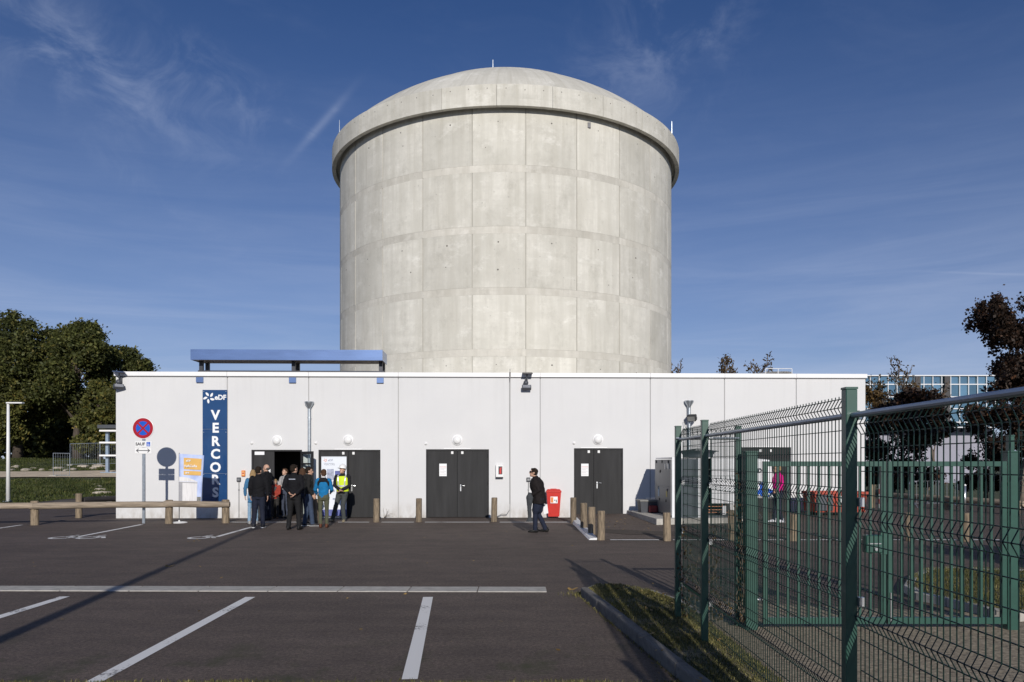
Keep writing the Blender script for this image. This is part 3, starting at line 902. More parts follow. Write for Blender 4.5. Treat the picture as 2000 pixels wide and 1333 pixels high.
double_door(open_[4], S(1496), False, .16)
# entrance: fixed dark leaf and a glazed leaf swung open
h = open_[0]; door_frame(h)
sp = S(535)
d = MB().box(h[0] + .052, sp, .05, .105, .012, h[2] - .055, bev=.004).build('door', M['door'], bld); hinges(d, h[0] + .046, h[2])
MB().box(h[0] + .10, h[0] + .42, .03, .05, h[2] - .17, h[2] - .06).build('door_sign', M['print_white'], d)
MB().box(h[0] + .46, h[0] + .62, .042, .05, 1.40, 1.64).build('notice', M['print_white'], d)
gd = bpy.data.objects.new('glazed_door', None); COL.objects.link(gd); gd.parent = bld
gd.location = (h[1] - .02, -.03, 0); gd.rotation_euler = (0, 0, R(-52))
gw = (h[1] - sp) - .05
MB().box(0, .075, -.03, .03, .02, h[2] - .06).box(gw - .075, gw, -.03, .03, .02, h[2] - .06).box(.075, gw - .075, -.03, .03, .02, .14).box(.075, gw - .075, -.03, .03, h[2] - .15, h[2] - .06).box(.075, gw - .075, -.028, .028, h[2] - .50, h[2] - .44).build('door_rail', M['door_frame'], gd)
MB().box(.075, gw - .075, -.005, .005, .14, h[2] - .15).build('glass_pane', M['glass'], gd)
lever(gd, gw - .05, -.03, 1.02, -1)

# ------------------------------------------------------------------ roof canopy
s0, zb = wall_px(372, 703, .35); s1, _ = wall_px(747, 703, .35); zt = wall_px(500, 683, .35)[1]
cp = empty('roof_canopy', BM @ Vector((s0, 0, W_TOP)), W_ANG, 'blue steel canopy with dark legs standing on the roof edge above the entrance', 'canopy')
Lc = s1 - s0; zb -= W_TOP; zt -= W_TOP
MB().box(0, Lc, -.35, -.32, zb, zt).build('front_fascia', M['canopy_metal'], cp)
MB().box(0, .03, -.318, .75, zb, zt).build('end_fascia', M['canopy_metal'], cp)
MB().box(Lc - .03, Lc, -.318, .75, zb, zt).build('end_fascia', M['canopy_metal'], cp)
MB().box(.032, Lc - .032, -.318, .75, zb + .02, zb + .06).build('underside', mat('canopy_underside', (.36, .30, .24), .5, .2, var=.15, scale=1.2), cp)
MB().box(.032, Lc - .032, -.318, .75, zt - .04, zt - .004).build('top_sheet', M['canopy_metal'], cp)
for px, dy in ((391, 0), (572, 0), (743, 0)):
    s = wall_px(px, 715)[0] - s0
    MB().box(s - .06, s + .06, .06, .18, .012, zb + .02).build('post', M['canopy_dark'], cp)
    MB().box(s - .06, s + .06, .62, .74, -.26, zb + .02).build('post', M['canopy_dark'], cp)
    MB().box(s - .115, s + .115, -.075, -.003, -.36, -.185, bev=.004).build('bracket', M['canopy_metal'], cp)
sa = wall_px(386, 725)[0] - s0; sb_ = wall_px(750, 725)[0] - s0
MB().box(sa, sb_, .02, .26, .003, .055).build('base_rail', M['canopy_dark'], cp)

# ------------------------------------------------------------------ wall fittings
for px, py, lb in ((541, 861, 'round white bulkhead lamp on wall above the open glazed entrance door'), (680, 860, 'round white bulkhead lamp on wall above the grey door behind the white helmet'),
                   (893, 860, 'round white bulkhead lamp on wall above the grey doors beside the extinguisher cabinet'), (1168, 859, 'round white bulkhead lamp on wall above the grey doors beside the red bin')):
    p = wpt(px, py)
    e = empty('wall_lamp', p, W_ANG, lb, 'lamp', 'round bulkhead lamps above the doors')
    Mr = Matrix.Rotation(R(90), 4, 'X')
    MB().lathe([(.175, 0), (.175, .03), (.165, .04), (.14, .045)], n=32, M=Mr).build('base', M['coping'], e)
    auto_smooth(MB().lathe([(.145, .04), (.14, .07), (.115, .105), (.07, .128), (.01, .135)], n=32, M=Mr).build('lamp_cover', M['white_plastic'], e))
for px, py, near in ((492, 866, 'the entrance door'), (617, 866, 'the drain pipe with no floodlight'), (832, 867, 'the doors beside the extinguisher cabinet'), (1121, 866, 'the doors beside the red bin')):
    p = wpt(px, py)
    e = empty('wall_sensor', p, W_ANG, 'tiny white dome sensor on wall above the corner of ' + near, 'sensor', 'small sensors above the door corners')
    MB().lathe([(.05, 0), (.05, .02), (.03, .035)], n=16, M=Matrix.Rotation(R(90), 4, 'X')).build('base', M['white_plastic'], e)
    MB().ball((0, -.045, 0), (.03, .02, .03)).build('sensor_dome', M['white_plastic'], e, smooth=True)

def drain_pipe(px, ptop, label, zg):
    s, z = wall_px(px, ptop, .10)
    e = empty('drain_pipe', BM @ Vector((s, -.10, zg)), W_ANG, label, 'pipe', 'galvanised drain pipes on the wall')
    z -= zg
    auto_smooth(MB().lathe([(.052, 0), (.052, z - .22)], n=16).build('pipe', M['steel'], e))
    auto_smooth(MB().lathe([(.055, z - .24), (.06, z - .20), (.15, z - .06), (.155, z), (.14, z), (.05, z - .17)], n=20).build('hopper', M['steel'], e))
    for zz in (.9, 2.1, z - .55):
        if zz < z - .3: MB().lathe([(.062, zz), (.062, zz + .035)], n=16).box(-.02, .02, .05, .098, zz, zz + .03).build('bracket', M['steel'], e)
    return e
drain_pipe(604, 785, 'galvanised steel drain pipe with funnel top rising behind the open glass door', 0)
dp2 = drain_pipe(1346, 783, 'galvanised steel drain pipe with funnel top rising behind the grey cooling unit', .14)

def solar_light(px, py, label, turn):
    p = wpt(px, py, .02)
    e = empty('solar_floodlight', p, W_ANG, label, 'floodlight', 'solar floodlights below the roof edge')
    MB().box(-.05, .05, -.05, .018, -.30, -.02).build('mount', M['dark_grey'], e)
    b = MB(); Mt = Matrix.Translation((0, -.16, -.34)) @ Matrix.Rotation(R(turn), 4, 'Z') @ Matrix.Rotation(R(-28), 4, 'X')
    b.box(-.155, .155, -.08, .06, -.085, .05, Mt, bev=.01).build('lamp_head', M['dark_grey'], e)
    MB().box(-.13, .13, -.086, -.0805, -.07, .035, Mt).build('lens', mat('lamp_lens', (.25, .26, .28), .2), e)
    MB().ball((-.02, -.12, -.19), (.085, .07, .09)).build('sensor', M['dark_grey'], e, smooth=True)
    MB().loft([(0, -.05, -.15), (.0, -.14, -.05), (.02, -.14, .10)], [.02, .02, .02], n=8).build('arm', M['dark_grey'], e)
    Mp = Matrix.Translation((.03, -.20, .13)) @ Matrix.Rotation(R(turn), 4, 'Z') @ Matrix.Rotation(R(14), 4, 'X')
    MB().box(-.17, .17, -.15, .15, -.012, .012, Mp).build('solar_panel', mat('solar_cell', (.05, .05, .06), .25, var=.3, scale=12), e)
    mb = MB()
    for k in range(4): mb.box(-.125 + k * .07, -.09 + k * .07, -.14, .14, -.0145, -.0125, Mp)
    mb.build('cell_strip', mat('solar_strip', (.34, .34, .30), .5), e)
solar_light(1028, 738, 'dark solar floodlight hung below the roof edge above the walking man', 0)
solar_light(236, 736, 'dark solar floodlight at the building corner next to the trees', 38)

# floodlight clamped to the right-hand drain pipe
p = wpt(1352, 815, .22)
e = empty('floodlight', p, W_ANG, 'black floodlight with cable clamped to the drain pipe beside the cooling unit', 'floodlight')
Mf = Matrix.Rotation(R(-32), 4, 'Z') @ Matrix.Rotation(R(22), 4, 'X')
MB().box(-.14, .16, -.17, .02, -.11, .10, Mf, bev=.02).build('housing', M['black'], e)
MB().box(-.115, .135, -.177, -.172, -.085, .075, Mf).build('lens', mat('flood_lens', (.20, .20, .19), .15), e)
MB().loft([(-.15, .0, -.02), (-.17, .06, -.02), (-.1, .10, -.02)], [.014, .014, .014], n=6).loft([(.16, 0, -.02), (.15, .08, -.02), (-.1, .10, -.02)], [.014, .014, .014], n=6).build('bracket', M['black'], e)
MB().loft([(-.16, .0, -.05), (-.24, .02, -.10), (-.23, .08, -.3), (-.15, .1, -.42)], [.009] * 4, n=6).build('cable', M['black'], e)

# switch boxes with conduits, call point, extinguisher cabinet, cable
for px, py, lb in ((467, 937, 'small grey outdoor socket on a thin conduit beside the orange call point'), (1032, 937, 'small grey outdoor socket on a thin conduit beside the walking man')):
    s, z = wall_px(px, py)
    e = empty('wall_socket', BM @ Vector((s, 0, 0)), W_ANG, lb, 'socket', 'outdoor sockets on the wall')
    MB().box(-.065, .065, -.07, -.002, z - .07, z + .07, bev=.012).build('box', M['dark_grey'], e)
    MB().box(-.04, .04, -.078, -.0705, z - .035, z + .03).build('cover', M['cab_grey'], e)
    MB().loft([(0, -.018, .02), (0, -.018, z - .07)], [.012, .012], n=8).box(-.025, .025, -.032, -.003, z * .72, z * .72 + .03).build('conduit', M['cab_grey'], e)
s, z = wall_px(476, 925)
e = empty('call_point', BM @ Vector((s, -.002, z)), W_ANG, 'small orange emergency call point on wall beside the entrance', 'alarm box')
MB().box(-.06, .06, -.06, 0, -.10, .10, bev=.008).build('box', M['orange'], e)
MB().box(-.04, .04, -.064, -.0605, -.05, .055).build('panel', mat('call_panel', (.75, .55, .25), .4), e)
MB().box(-.03, .03, -.066, -.0645, -.02, .03).build('button', M['red'], e)
s, z = wall_px(975.5, 920)
e = empty('extinguisher_cabinet', BM @ Vector((s, -.002, z)), W_ANG, 'white wall cabinet with red fire extinguisher sign between doors and walking man', 'cabinet')
MB().box(-.125, .125, -.14, 0, -.21, .20, bev=.008).build('box', M['white_plastic'], e)
MB().box(-.125, .125, -.15, -.002, -.235, -.2105).build('base', M['black'], e)
MB().box(-.035, .095, -.144, -.1405, -.12, .15).build('window', M['print_dark'], e)
MB().loft([(.03, -.148, -.10), (.03, -.148, .06), (.03, -.148, .10)], [(.030, .006), (.030, .006), (.012, .006)], n=10).box(.025, .08, -.150, -.1445, .085, .11).build('extinguisher_sign', M['red'], e)
s, z = wall_px(996, 728); sc_, zc_ = wall_px(996, 985)
e = empty('wall_cable', BM @ Vector((s, 0, 0)), W_ANG, 'grey cable running down the wall and curling out at the wall foot', 'cable')
MB().loft([(0, -.022, z + .12), (0, -.085, z + .10), (-.005, -.085, z - .2), (-.01, -.018, z - .35), (-.01, -.016, 2), (0, -.016, zc_), (-.02, -.05, .25), (-.12, -.12, .11), (-.28, -.16, .13), (-.40, -.12, .06), (-.46, -.06, .02)], [.011] * 11, n=6).build('cable', M['cab_grey'], e)
MB().box(-.02, .02, -.10, -.058, z - .14, z + .0).build('clamp', M['black'], e)

# wall foot weed beside the bollard
# roof skylight
p = at_depth(1512, 730, 28.0)
e = empty('roof_skylight', (p.x, p.y, W_TOP - .43), W_ANG, 'white framed skylight hatch standing on the flat roof', 'skylight')
MB().box(-.55, .55, -.5, .5, -.01, .56).build('kerb', M['coping'], e)
MB().poly([(-.95, -.2, .0), (-.553, -.2, .0), (-.553, .6, .0), (-.95, .6, .0), (-.62, -.2, .66), (-.553, -.2, .68), (-.553, .6, .68), (-.62, .6, .66)], [(0, 1, 2, 3), (4, 7, 6, 5), (0, 4, 5, 1), (1, 5, 6, 2), (2, 6, 7, 3), (3, 7, 4, 0)]).build('side_flap', M['dark_grey'], e)
auto_smooth(MB().loft([(-.52, 0, .565), (-.45, 0, .66), (.3, 0, .68), (.48, 0, .65), (.54, 0, .565)], [(.46, .02), (.44, .02), (.44, .02), (.44, .02), (.46, .02)], side=(0, 1, 0), n=8).build('dome_cover', M['white_plastic'], e))
mb = MB()
for x in (-.5, -.05, .45): mb.tube((x, -.52, .4), (x, -.52, .76), .014)
mb.tube((-.5, -.52, .76), (.45, -.52, .76), .014).build('rail', M['white_paint'], e)

# ------------------------------------------------------------------ lettering
def text(name, s, size, material, parent, loc, bold=0.0, ext=.002, align='CENTER', sx=1.0):
    cu = bpy.data.curves.new(name, 'FONT')
    cu.body = s; cu.size = size; cu.extrude = ext; cu.offset = bold
    cu.align_x = align; cu.align_y = 'CENTER'; cu.resolution_u = 3
    o = bpy.data.objects.new(name, cu); COL.objects.link(o)
    dg = bpy.context.evaluated_depsgraph_get()
    me = bpy.data.meshes.new_from_object(o.evaluated_get(dg))
    bpy.data.objects.remove(o); bpy.data.curves.remove(cu)
    me.materials.clear(); me.materials.append(material)
    o = link(name, me, None, parent)
    o.location = loc; o.rotation_euler = (R(90), 0, 0); o.scale = (sx, 1, 1)
    return o
def petals(parent, c, r, material, y, name='logo_petal', n=5):
    mb = MB()
    for k in range(n):
        a = R(90 + 18 - k * 360 / n)
        o = []
        for i in range(14):
            t = i / 13.0
            rr = r * (.28 + .72 * t); w = r * .24 * math.sin(math.pi * min(1, t * .92 + .03)) ** .7
            o.append((rr, w, t))
        pts = []
        for (rr, w, t) in o: pts.append((rr, w + r * .22 * t * t))
        for (rr, w, t) in reversed(o): pts.append((rr, -w * .75 + r * .22 * t * t))
        P = [(c[0] + x * math.cos(a) - z * math.sin(a), c[1] + x * math.sin(a) + z * math.cos(a)) for x, z in pts]
        m_ = len(o)
        q = len(mb.v)
        for yy in (y, y + .003):
            mb.v += [(x, yy, z) for x, z in P]
        N2 = len(P)
        for i in range(m_ - 1):
            mb.f.append((q + i, q + i + 1, q + N2 - 2 - i, q + N2 - 1 - i)); mb.m.append(0)
    return mb.build(name, material, parent)

# tall blue name sign on the wall
s0, z1 = wall_px(396, 762); s1, _ = wall_px(444, 762); _, z0 = wall_px(420, 985)
e = empty('name_sign', BM @ Vector(((s0 + s1) / 2, -.004, z0)), W_ANG, 'tall narrow blue sign with white vertical lettering fixed to the wall', 'sign')
w2 = (s1 - s0) / 2; Hs = z1 - z0
for (za, zb_) in ((0, Hs * .268), (Hs * .27, Hs * .655), (Hs * .657, Hs)):
    MB().box(-w2, w2, -.012, 0, za, zb_).build('sign_panel', M['blue_panel'], e)
for z in (.05, Hs * .26, Hs * .63, Hs - .05):
    for x in (-w2 + .04, w2 - .04):
        MB().loft([(x, -.018, z), (x, -.012, z)], [.012, .012], n=8).build('bolt', M['metal_light'], e)
zpix = lambda py: wall_px(420, py)[1] - z0
for ch, py in zip('VERCORS', (812, 837, 863, 888, 914, 938, 963)):
    text('letter', ch, .44, M['print_white'], e, (.02, -.0145, zpix(py)), .016, .0015)
text('letters', 'eDF', .225, M['print_white'], e, (.185, -.0145, zpix(777) + .0), .007, .0015)
petals(e, (-.195, zpix(777)), .19, M['print_white'], -.0165)

# no-stopping sign on its post
b = ground_at(281, 1023)
e = empty('traffic_sign', b, 0, 'round red and blue no-stopping sign with white plates on a galvanised post', 'road sign')
k_ = b.y / F_PX
zz = lambda py: CAM_H + (HY - py) * k_
MB().box(-.042, .042, -.025, .025, 0, zz(822), bev=.006).build('post', M['steel'], e)
Mr = Matrix.Translation((0, -.03, zz(837))) @ Matrix.Rotation(R(90), 4, 'X')
MB().lathe([(.315, 0), (.325, .006), (.325, .022), (.315, .026)], n=40, M=Mr).build('disc', M['white_plastic'], e)
sgn = MB()
def flat_ring(mb, r0, r1, y, n=40):
    for i in range(n):
        a0, a1 = 2 * math.pi * i / n, 2 * math.pi * (i + 1) / n
        mb.poly([(r0 * math.cos(a0), y, zz(837) + r0 * math.sin(a0)), (r1 * math.cos(a0), y, zz(837) + r1 * math.sin(a0)), (r1 * math.cos(a1), y, zz(837) + r1 * math.sin(a1)), (r0 * math.cos(a1), y, zz(837) + r0 * math.sin(a1))], [(0, 1, 2, 3)])
flat_ring(sgn, .215, .308, -.0585); 
for ang in (45, 135):
    c_, s_ = math.cos(R(ang)), math.sin(R(ang)); h_ = .028
    sgn.poly([(c_ * .22 - s_ * h_, -.0605, zz(837) + s_ * .22 + c_ * h_), (c_ * .22 + s_ * h_, -.0605, zz(837) + s_ * .22 - c_ * h_), (-c_ * .22 + s_ * h_, -.0605, zz(837) - s_ * .22 - c_ * h_), (-c_ * .22 - s_ * h_, -.0605, zz(837) - s_ * .22 + c_ * h_)], [(0, 1, 2, 3)])
    # second bar a hair behind the first
    sgn.v[-4:] = [(x, y + (.0006 if ang == 45 else 0), z) for x, y, z in sgn.v[-4:]]
sgn.build('red_border', M['sign_red'], e, fix=False)
blu = MB(); flat_ring(blu, .004, .216, -.0575); blu.build('blue_field', M['sign_blue'], e, fix=False)
for (ya, yb) in ((862, 874.2), (874.7, 887)):
    MB().box(-.262, .262, -.05, -.028, zz(yb), zz(ya), bev=.008).build('plate', M['white_plastic'], e)
text('plate_letters', 'SAUF', .125, M['print_dark'], e, (-.085, -.0525, zz(868)), .004, .001)
MB().box(.105, .215, -.053, -.0505, zz(872.3), zz(863.8)).build('wheelchair_badge', M['sign_blue'], e)
wc = MB()
for i in range(10):
    a0, a1 = R(100 + i * 27), R(100 + (i + 1) * 27)
    cx_, cz_ = .150, zz(870)
    wc.poly([(cx_ + .020 * math.cos(a0), -.0545, cz_ + .020 * math.sin(a0)), (cx_ + .029 * math.cos(a0), -.0545, cz_ + .029 * math.sin(a0)), (cx_ + .029 * math.cos(a1), -.0545, cz_ + .029 * math.sin(a1)), (cx_ + .020 * math.cos(a1), -.0545, cz_ + .020 * math.sin(a1))], [(0, 1, 2, 3)])
wc.box(.146, .156, -.0552, -.0535, zz(869.5), zz(865.8)).box(.158, .184, -.0552, -.0535, zz(868.6), zz(868.0)).box(.180, .190, -.0552, -.0535, zz(871.4), zz(868.6)).box(.145, .159, -.0552, -.0535, zz(865.4), zz(864.4))
wc.build('wheelchair_symbol', M['print_white'], e)
ar = MB(); za = zz(880.5)
ar.box(-.19, .19, -.0535, -.0505, za - .011, za + .011)
for s_ in (-1, 1):
    ar.poly([(s_ * .215, -.054, za), (s_ * .145, -.054, za + .062), (s_ * .125, -.054, za + .050), (s_ * .185, -.054, za), (s_ * .125, -.054, za - .050), (s_ * .145, -.054, za - .062)], [(0, 1, 2, 3), (0, 3, 4, 5)])
ar.build('double_arrow', M['print_dark'], e, fix=False)
MB().box(-.05, .05, -.032, .032, .48, .58).build('post_band', M['dark_grey'], e)

# printed flag banner on a pole (left of the name sign)
def flag_banner(base, w, z0, z1, taper, label, cat, prints, foot='disc'):
    e = empty('flag_banner', base, 0, label, cat)
    MB().loft([(0, 0, 0), (0, 0, z1 + .03)], [.014, .011], n=8).build('pole', M['dark_grey'], e)
    if foot == 'disc': auto_smooth(MB().lathe([(.24, 0), (.24, .012), (.18, .03), (.03, .045), (.02, .08)], n=28).build('base', M['white_plastic'], e))
    else:
        mb = MB()
        for a in (0, 120, 240): mb.loft([(0, 0, .45), (.32 * math.cos(R(a)), .32 * math.sin(R(a)), .01)], [.011, .011], n=6)
        mb.build('tripod', M['dark_grey'], e)
    def P(u, v, off):
        x = .012 + w * u * (1 - taper * (1 - v)); y = .035 * math.sin(u * 5.2 + v * 1.5) * u - .006
        return (x, y + off - .02, z0 + (z1 - z0) * v - .05 * u * v)
    def patch(name, uv, material, off, nu=10, nv=12):
        """uv: function (a,b in 0..1) -> (u,v) on the cloth"""
        mb = MB(); pts = []
        for i in range(nu + 1):
            for j in range(nv + 1): pts.append(P(*uv(i / nu, j / nv), off))
        fs = [(i * (nv + 1) + j, (i + 1) * (nv + 1) + j, (i + 1) * (nv + 1) + j + 1, i * (nv + 1) + j + 1) for i in range(nu) for j in range(nv)]
        mb.poly(pts, fs); o = mb.build(name, material, e, smooth=True, fix=False); return o
    cloth = patch('cloth', lambda a, b: (a, b), prints[0], 0)
    md = cloth.modifiers.new('thick', 'SOLIDIFY'); md.thickness = .003; md.offset = 1
    for i, (nm, fn, mt) in enumerate(prints[1]): patch(nm, fn, mt, -.006 - .0016 * i)
    return e, P
rect = lambda u0, u1, v0, v1: (lambda a, b: (u0 + (u1 - u0) * a, v0 + (v1 - v0) * b))
base = ground_at(350, 1021.5)
fb, FP = flag_banner(base, .76, .52, 2.13, .10, 'tall printed flag banner showing a white tower under orange panels, on a pole', 'banner',
    (M['flag_sky'], [('printed_trees', rect(.62, .98, .0, .18), M['flag_trees']),
                     ('printed_tower', rect(.0, .80, .02, .47), M['flag_tower']),
                     ('printed_tower_shade', rect(.0, .14, .02, .45), M['flag_tower_dark']),
                     ('printed_dome', lambda a, b: (.82 * a, .475 + b * .085 * max(.02, 1 - (a * .82 / .80) ** 2.4)), M['flag_tower']),
                     ('printed_ring_shadow', rect(.0, .80, .445, .46), M['flag_tower_dark']),
                     ('orange_panel', rect(.19, .93, .71, .93), M['flag_orange']),
                     ('orange_strip', rect(.19, .93, .60, .68), M['flag_orange'])]))
for (tx, u, v, sz) in (('eDF', .40, .875, .085), ('VeRCoRs', .50, .775, .10), ('2018', .36, .64, .06)):
    x, y, z = FP(u, v, 0)
    text('printed_letters', tx, sz, M['print_white'], fb, (x, y - .045, z), .003, .0008)
base = ground_at(1472, 1020, .12)
fb2, FP2 = flag_banner(base, .46, .70, 1.86, -.55, 'white and blue flag banner on a tripod in front of the rear grey door', 'banner',
    (M['print_white'], [('blue_figure', rect(.25, .60, .04, .40), M['sign_blue']), ('blue_wave', lambda a, b: (.1 + .75 * a, .06 + .12 * b + .08 * math.sin(a * 3)), M['sign_blue'])]), 'tripod')
x, y, z = FP2(.28, .70, 0)
text('printed_letters', 'D', .17, M['print_dark'], fb2, (x, y - .045, z), .006, .0008)

# information poster leaning at the door
s0, z1 = wall_px(628, 893, .12); s1, _ = wall_px(677, 893, .12); _, z0 = wall_px(650, 1013, .12)
z0 = .03
e = empty('information_poster', BM @ Vector(((s0 + s1) / 2, -.14, 0)), W_ANG, 'tall white roll-up information poster standing against the grey door', 'poster')
pw = (s1 - s0) / 2
MB().box(-pw, pw, -.004, .004, z0 + .05, z1).build('sheet', mat('poster_sheet', (.74, .78, .84), .45, var=.04, scale=1), e)
MB().box(-pw - .02, pw + .02, -.08, .08, 0, .055, bev=.01).build('base', M['metal_light'], e)
MB().box(-pw, pw, -.008, .008, z1, z1 + .02).build('top_rail', M['metal_light'], e)
MB().tube((0, .03, .05), (0, .03, z1), .01).build('pole', M['metal_light'], e)
ph = z1 - z0
gp = mat('poster_grey', (.33, .36, .46), .5, var=.4, scale=14)
gb = mat('poster_blue', (.10, .12, .34), .5, var=.3, scale=9)
MB().box(-pw * .55, -pw * .0, -.0065, -.0045, z0 + ph * .62, z0 + ph * .80).build('printed_tower', gp, e)
MB().box(pw * .08, pw * .9, -.0065, -.0045, z0 + ph * .65, z0 + ph * .77).build('printed_photo', gb, e)
MB().box(-pw * .9, pw * .75, -.0065, -.0045, z0 + ph * .50, z0 + ph * .505).build('printed_rule', gp, e)
for (xa, xb, za, zb_) in ((-.25, .05, .42, .46), (.2, .7, .40, .46), (-.3, .6, .52, .53), (-.1, .2, .29, .32), (.3, .7, .29, .33)):
    MB().box(pw * xa, pw * xb, -.0065, -.0045, z0 + ph * za, z0 + ph * zb_).build('printed_photo', gp, e)
MB().box(-pw, pw, -.0065, -.0045, z0 + .052, z0 + ph * .13).build('printed_footer', gb, e)
mb = MB(); mb.box(-pw * .8, -pw * .02, -.0065, -.0045, z0 + ph * .895, z0 + ph * .90); mb.build('printed_rule', gp, e)
text('printed_letters', 'eDF', .10, mat('poster_text', (.30, .33, .42), .5), e, (-pw * .28, -.006, z0 + ph * .945), .002, .0008)
petals(e, (-pw * .68, z0 + ph * .945), .062, mat('poster_orange', (.70, .25, .16), .5), -.007)
text('printed_letters', 'VERCORS', .085, mat('poster_text2', (.32, .34, .40), .5), e, (-pw * .36, -.006, z0 + ph * .875), .001, .0008)

# ------------------------------------------------------------------ log barrier and bollards
def log_mesh(L, r, seed, taper=.04, material=None):
    mb = MB(); n = 9; pts, rad = [], []
    for i in range(n):
        t = i / (n - 1)
        pts.append((t * L, .012 * math.sin(seed + t * 5), .010 * math.cos(seed * 2 + t * 4)))
        rad.append(r * (1 + .035 * math.sin(seed * 3 + t * 9)) * (1 - taper * t))
    rad[0] *= .93; rad[-1] *= .93
    mb.loft(pts, rad, side=(0, 1, 0), n=14)
    o = mb.mesh('log', material or M['log'])
    return o
def post_mesh(h, r, seed, name='post', material=None):
    mb = MB(); rr = random.Random(seed)
    tilt = (rr.uniform(-.012, .012), rr.uniform(-.012, .012))
    mb.loft([(0, 0, -.05), (0, 0, .02), (tilt[0], tilt[1], h - .03), (tilt[0], tilt[1], h - .008), (tilt[0], tilt[1], h)], [r, r, r * .97, r * .95, r * .84], n=14)
    # cracks: push a few columns of vertices in
    for i in rr.sample(range(14), 3):
        for k in range(5):
            x, y, z = mb.v[k * 14 + i]; mb.v[k * 14 + i] = (x * .93, y * .93, z)
    return mb.mesh(name, material or M['wood'])
def place_post(parent, p, h, r, seed):
    o = link('post', post_mesh(h, r, seed), None, parent); auto_smooth(o, 50); o.location = p; return o
lb = empty('log_barrier', ground_at(330, 1023), 0, 'weathered log rail on short wooden posts in front of the white wall', 'barrier')
o0 = ground_at(330, 1023)
for i, (px, py) in enumerate(((-190, 1029), (68, 1026), (330, 1023), (441, 1022))):
    place_post(lb, ground_at(px, py) - o0, .72, .115, i)
def rail_between(parent, a, b, r, seed, org, material=None):
    d = b - a; o = link('rail', log_mesh(d.length, r, seed, material=material), None, parent); auto_smooth(o, 50)
    o.location = a - org; o.rotation_euler = (0, -math.asin(d.z / d.length), math.atan2(d.y, d.x)); return o
rz = .575
def lp(px, py, z, dy=0): 
    g = ground_at(px, py); return Vector((g.x, g.y - dy, z))
rail_between(lb, lp(-190, 1029, rz, .1), lp(70, 1026, rz, .1), .10, 1, o0)
rail_between(lb, lp(62, 1026, rz, .12), lp(333, 1023, rz + .01, .1), .10, 2, o0)
rail_between(lb, lp(324, 1023, rz + .02, .12), lp(451, 1022, rz + .01, .1), .10, 3, o0)
lb2 = empty('log_barrier', ground_at(154, 1012), 0, 'dark log rail running along the grass behind the front rail', 'barrier')
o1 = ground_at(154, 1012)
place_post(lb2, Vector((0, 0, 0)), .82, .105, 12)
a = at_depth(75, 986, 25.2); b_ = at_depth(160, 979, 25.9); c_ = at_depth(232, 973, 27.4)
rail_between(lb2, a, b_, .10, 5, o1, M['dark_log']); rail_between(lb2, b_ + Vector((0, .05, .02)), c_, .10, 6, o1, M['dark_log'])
d_ = ground_at(290, 1004); 
place_post(lb2, Vector((c_.x + .2, c_.y + .1, 0)) - o1, .82, .1, 13)
lgr = 'short round wooden bollards'
for i, (px, py, h, z, lbl) in enumerate((
        (617, 1022, .74, 0, 'wooden bollard standing among the group of visitors at the entrance'),
        (735, 1020.5, .74, 0, 'wooden bollard in front of the grey door beside the hi-vis vest'),
        (818, 1020, .74, 0, 'wooden bollard at the hinge side of the doors beside the extinguisher cabinet'),
        (965, 1019.5, .76, 0, 'wooden bollard under the white extinguisher cabinet'),
        (1120, 1019.5, .74, .05, 'wooden bollard on the kerb nearest the red bin'),
        (1140.5, 1034, .72, .03, 'wooden bollard on the white kerb, second from the wall'),
        (1155.5, 1044, .70, .02, 'wooden bollard on the white kerb, third from the wall'),
        (1174, 1055, .70, 0, 'wooden bollard at the outer end of the white kerb'),
        (1303, 1056, .66, .01, 'wooden bollard standing alone before the grey cooling cabinet'),
        (1428, 1056, .72, .01, 'wooden bollard behind the fence before the white cooling unit'),
        (1549, 1056, .62, .01, 'wooden bollard behind the green gate bars below the pink jacket'),
        (1657, 1056, .62, .01, 'wooden bollard behind the thick green fence post'),
        (1776, 1056, .66, .01, 'wooden bollard behind the gate before the crowd barrier'),
        (1886, 1057, .66, .01, 'wooden bollard behind the gate below the galvanised post'))):
    p = ground_at(px, py, z)
    o = link('wooden_bollard', post_mesh(h, .098 if px < 1400 else .085, 40 + i, 'wooden_bollard'), None); auto_smooth(o, 50)
    o.location = p; o.rotation_euler = (0, 0, i * 1.3)
    tag(o, lbl, 'bollard', lgr)

# ------------------------------------------------------------------ wheeled bins
p = ground_at(1081, 1011.5, .0)
e = empty('wheeled_bin', p, 0, 'bright red wheeled bin with white label standing against the wall', 'bin')
def tap_box(mb, x0, x1, y0, y1, z0, X0, X1, Y0, Y1, z1):
    mb.poly([(x0, y0, z0), (x1, y0, z0), (x1, y1, z0), (x0, y1, z0), (X0, Y0, z1), (X1, Y0, z1), (X1, Y1, z1), (X0, Y1, z1)], [(0, 3, 2, 1), (4, 5, 6, 7), (0, 1, 5, 4), (1, 2, 6, 5), (2, 3, 7, 6), (3, 0, 4, 7)]); return mb
tap_box(MB(), -.185, .185, -.20, .16, .05, -.24, .24, -.27, .25, .86).build('body', M['red'], e)
MB().box(-.255, .255, -.285, .265, .86, .905, bev=.01).build('rim', M['red'], e)
tap_box(MB(), -.25, .25, -.28, .27, .907, -.20, .20, -.20, .25, .965).box(-.10, .10, -.16, .10, .965, .98, bev=.005).build('lid', M['red'], e)
MB().tube((-.2, .30, .88), (.2, .30, .88), .02).build('handle_bar', M['red'], e)
for x in (-.24, .215):
    MB().loft([(x, .2, .10), (x + .045, .2, .10)], [.10, .10], n=18).build('wheel', M['black'], e)
MB().box(-.115, .125, -.262, -.25, .50, .72, Matrix.Translation((0, 0, 0)) @ Matrix.Rotation(0, 4, 'X')).build('label', M['print_white'], e)
MB().box(-.105, -.02, -.266, -.2625, .52, .70).build('label_panel', M['orange'], e)
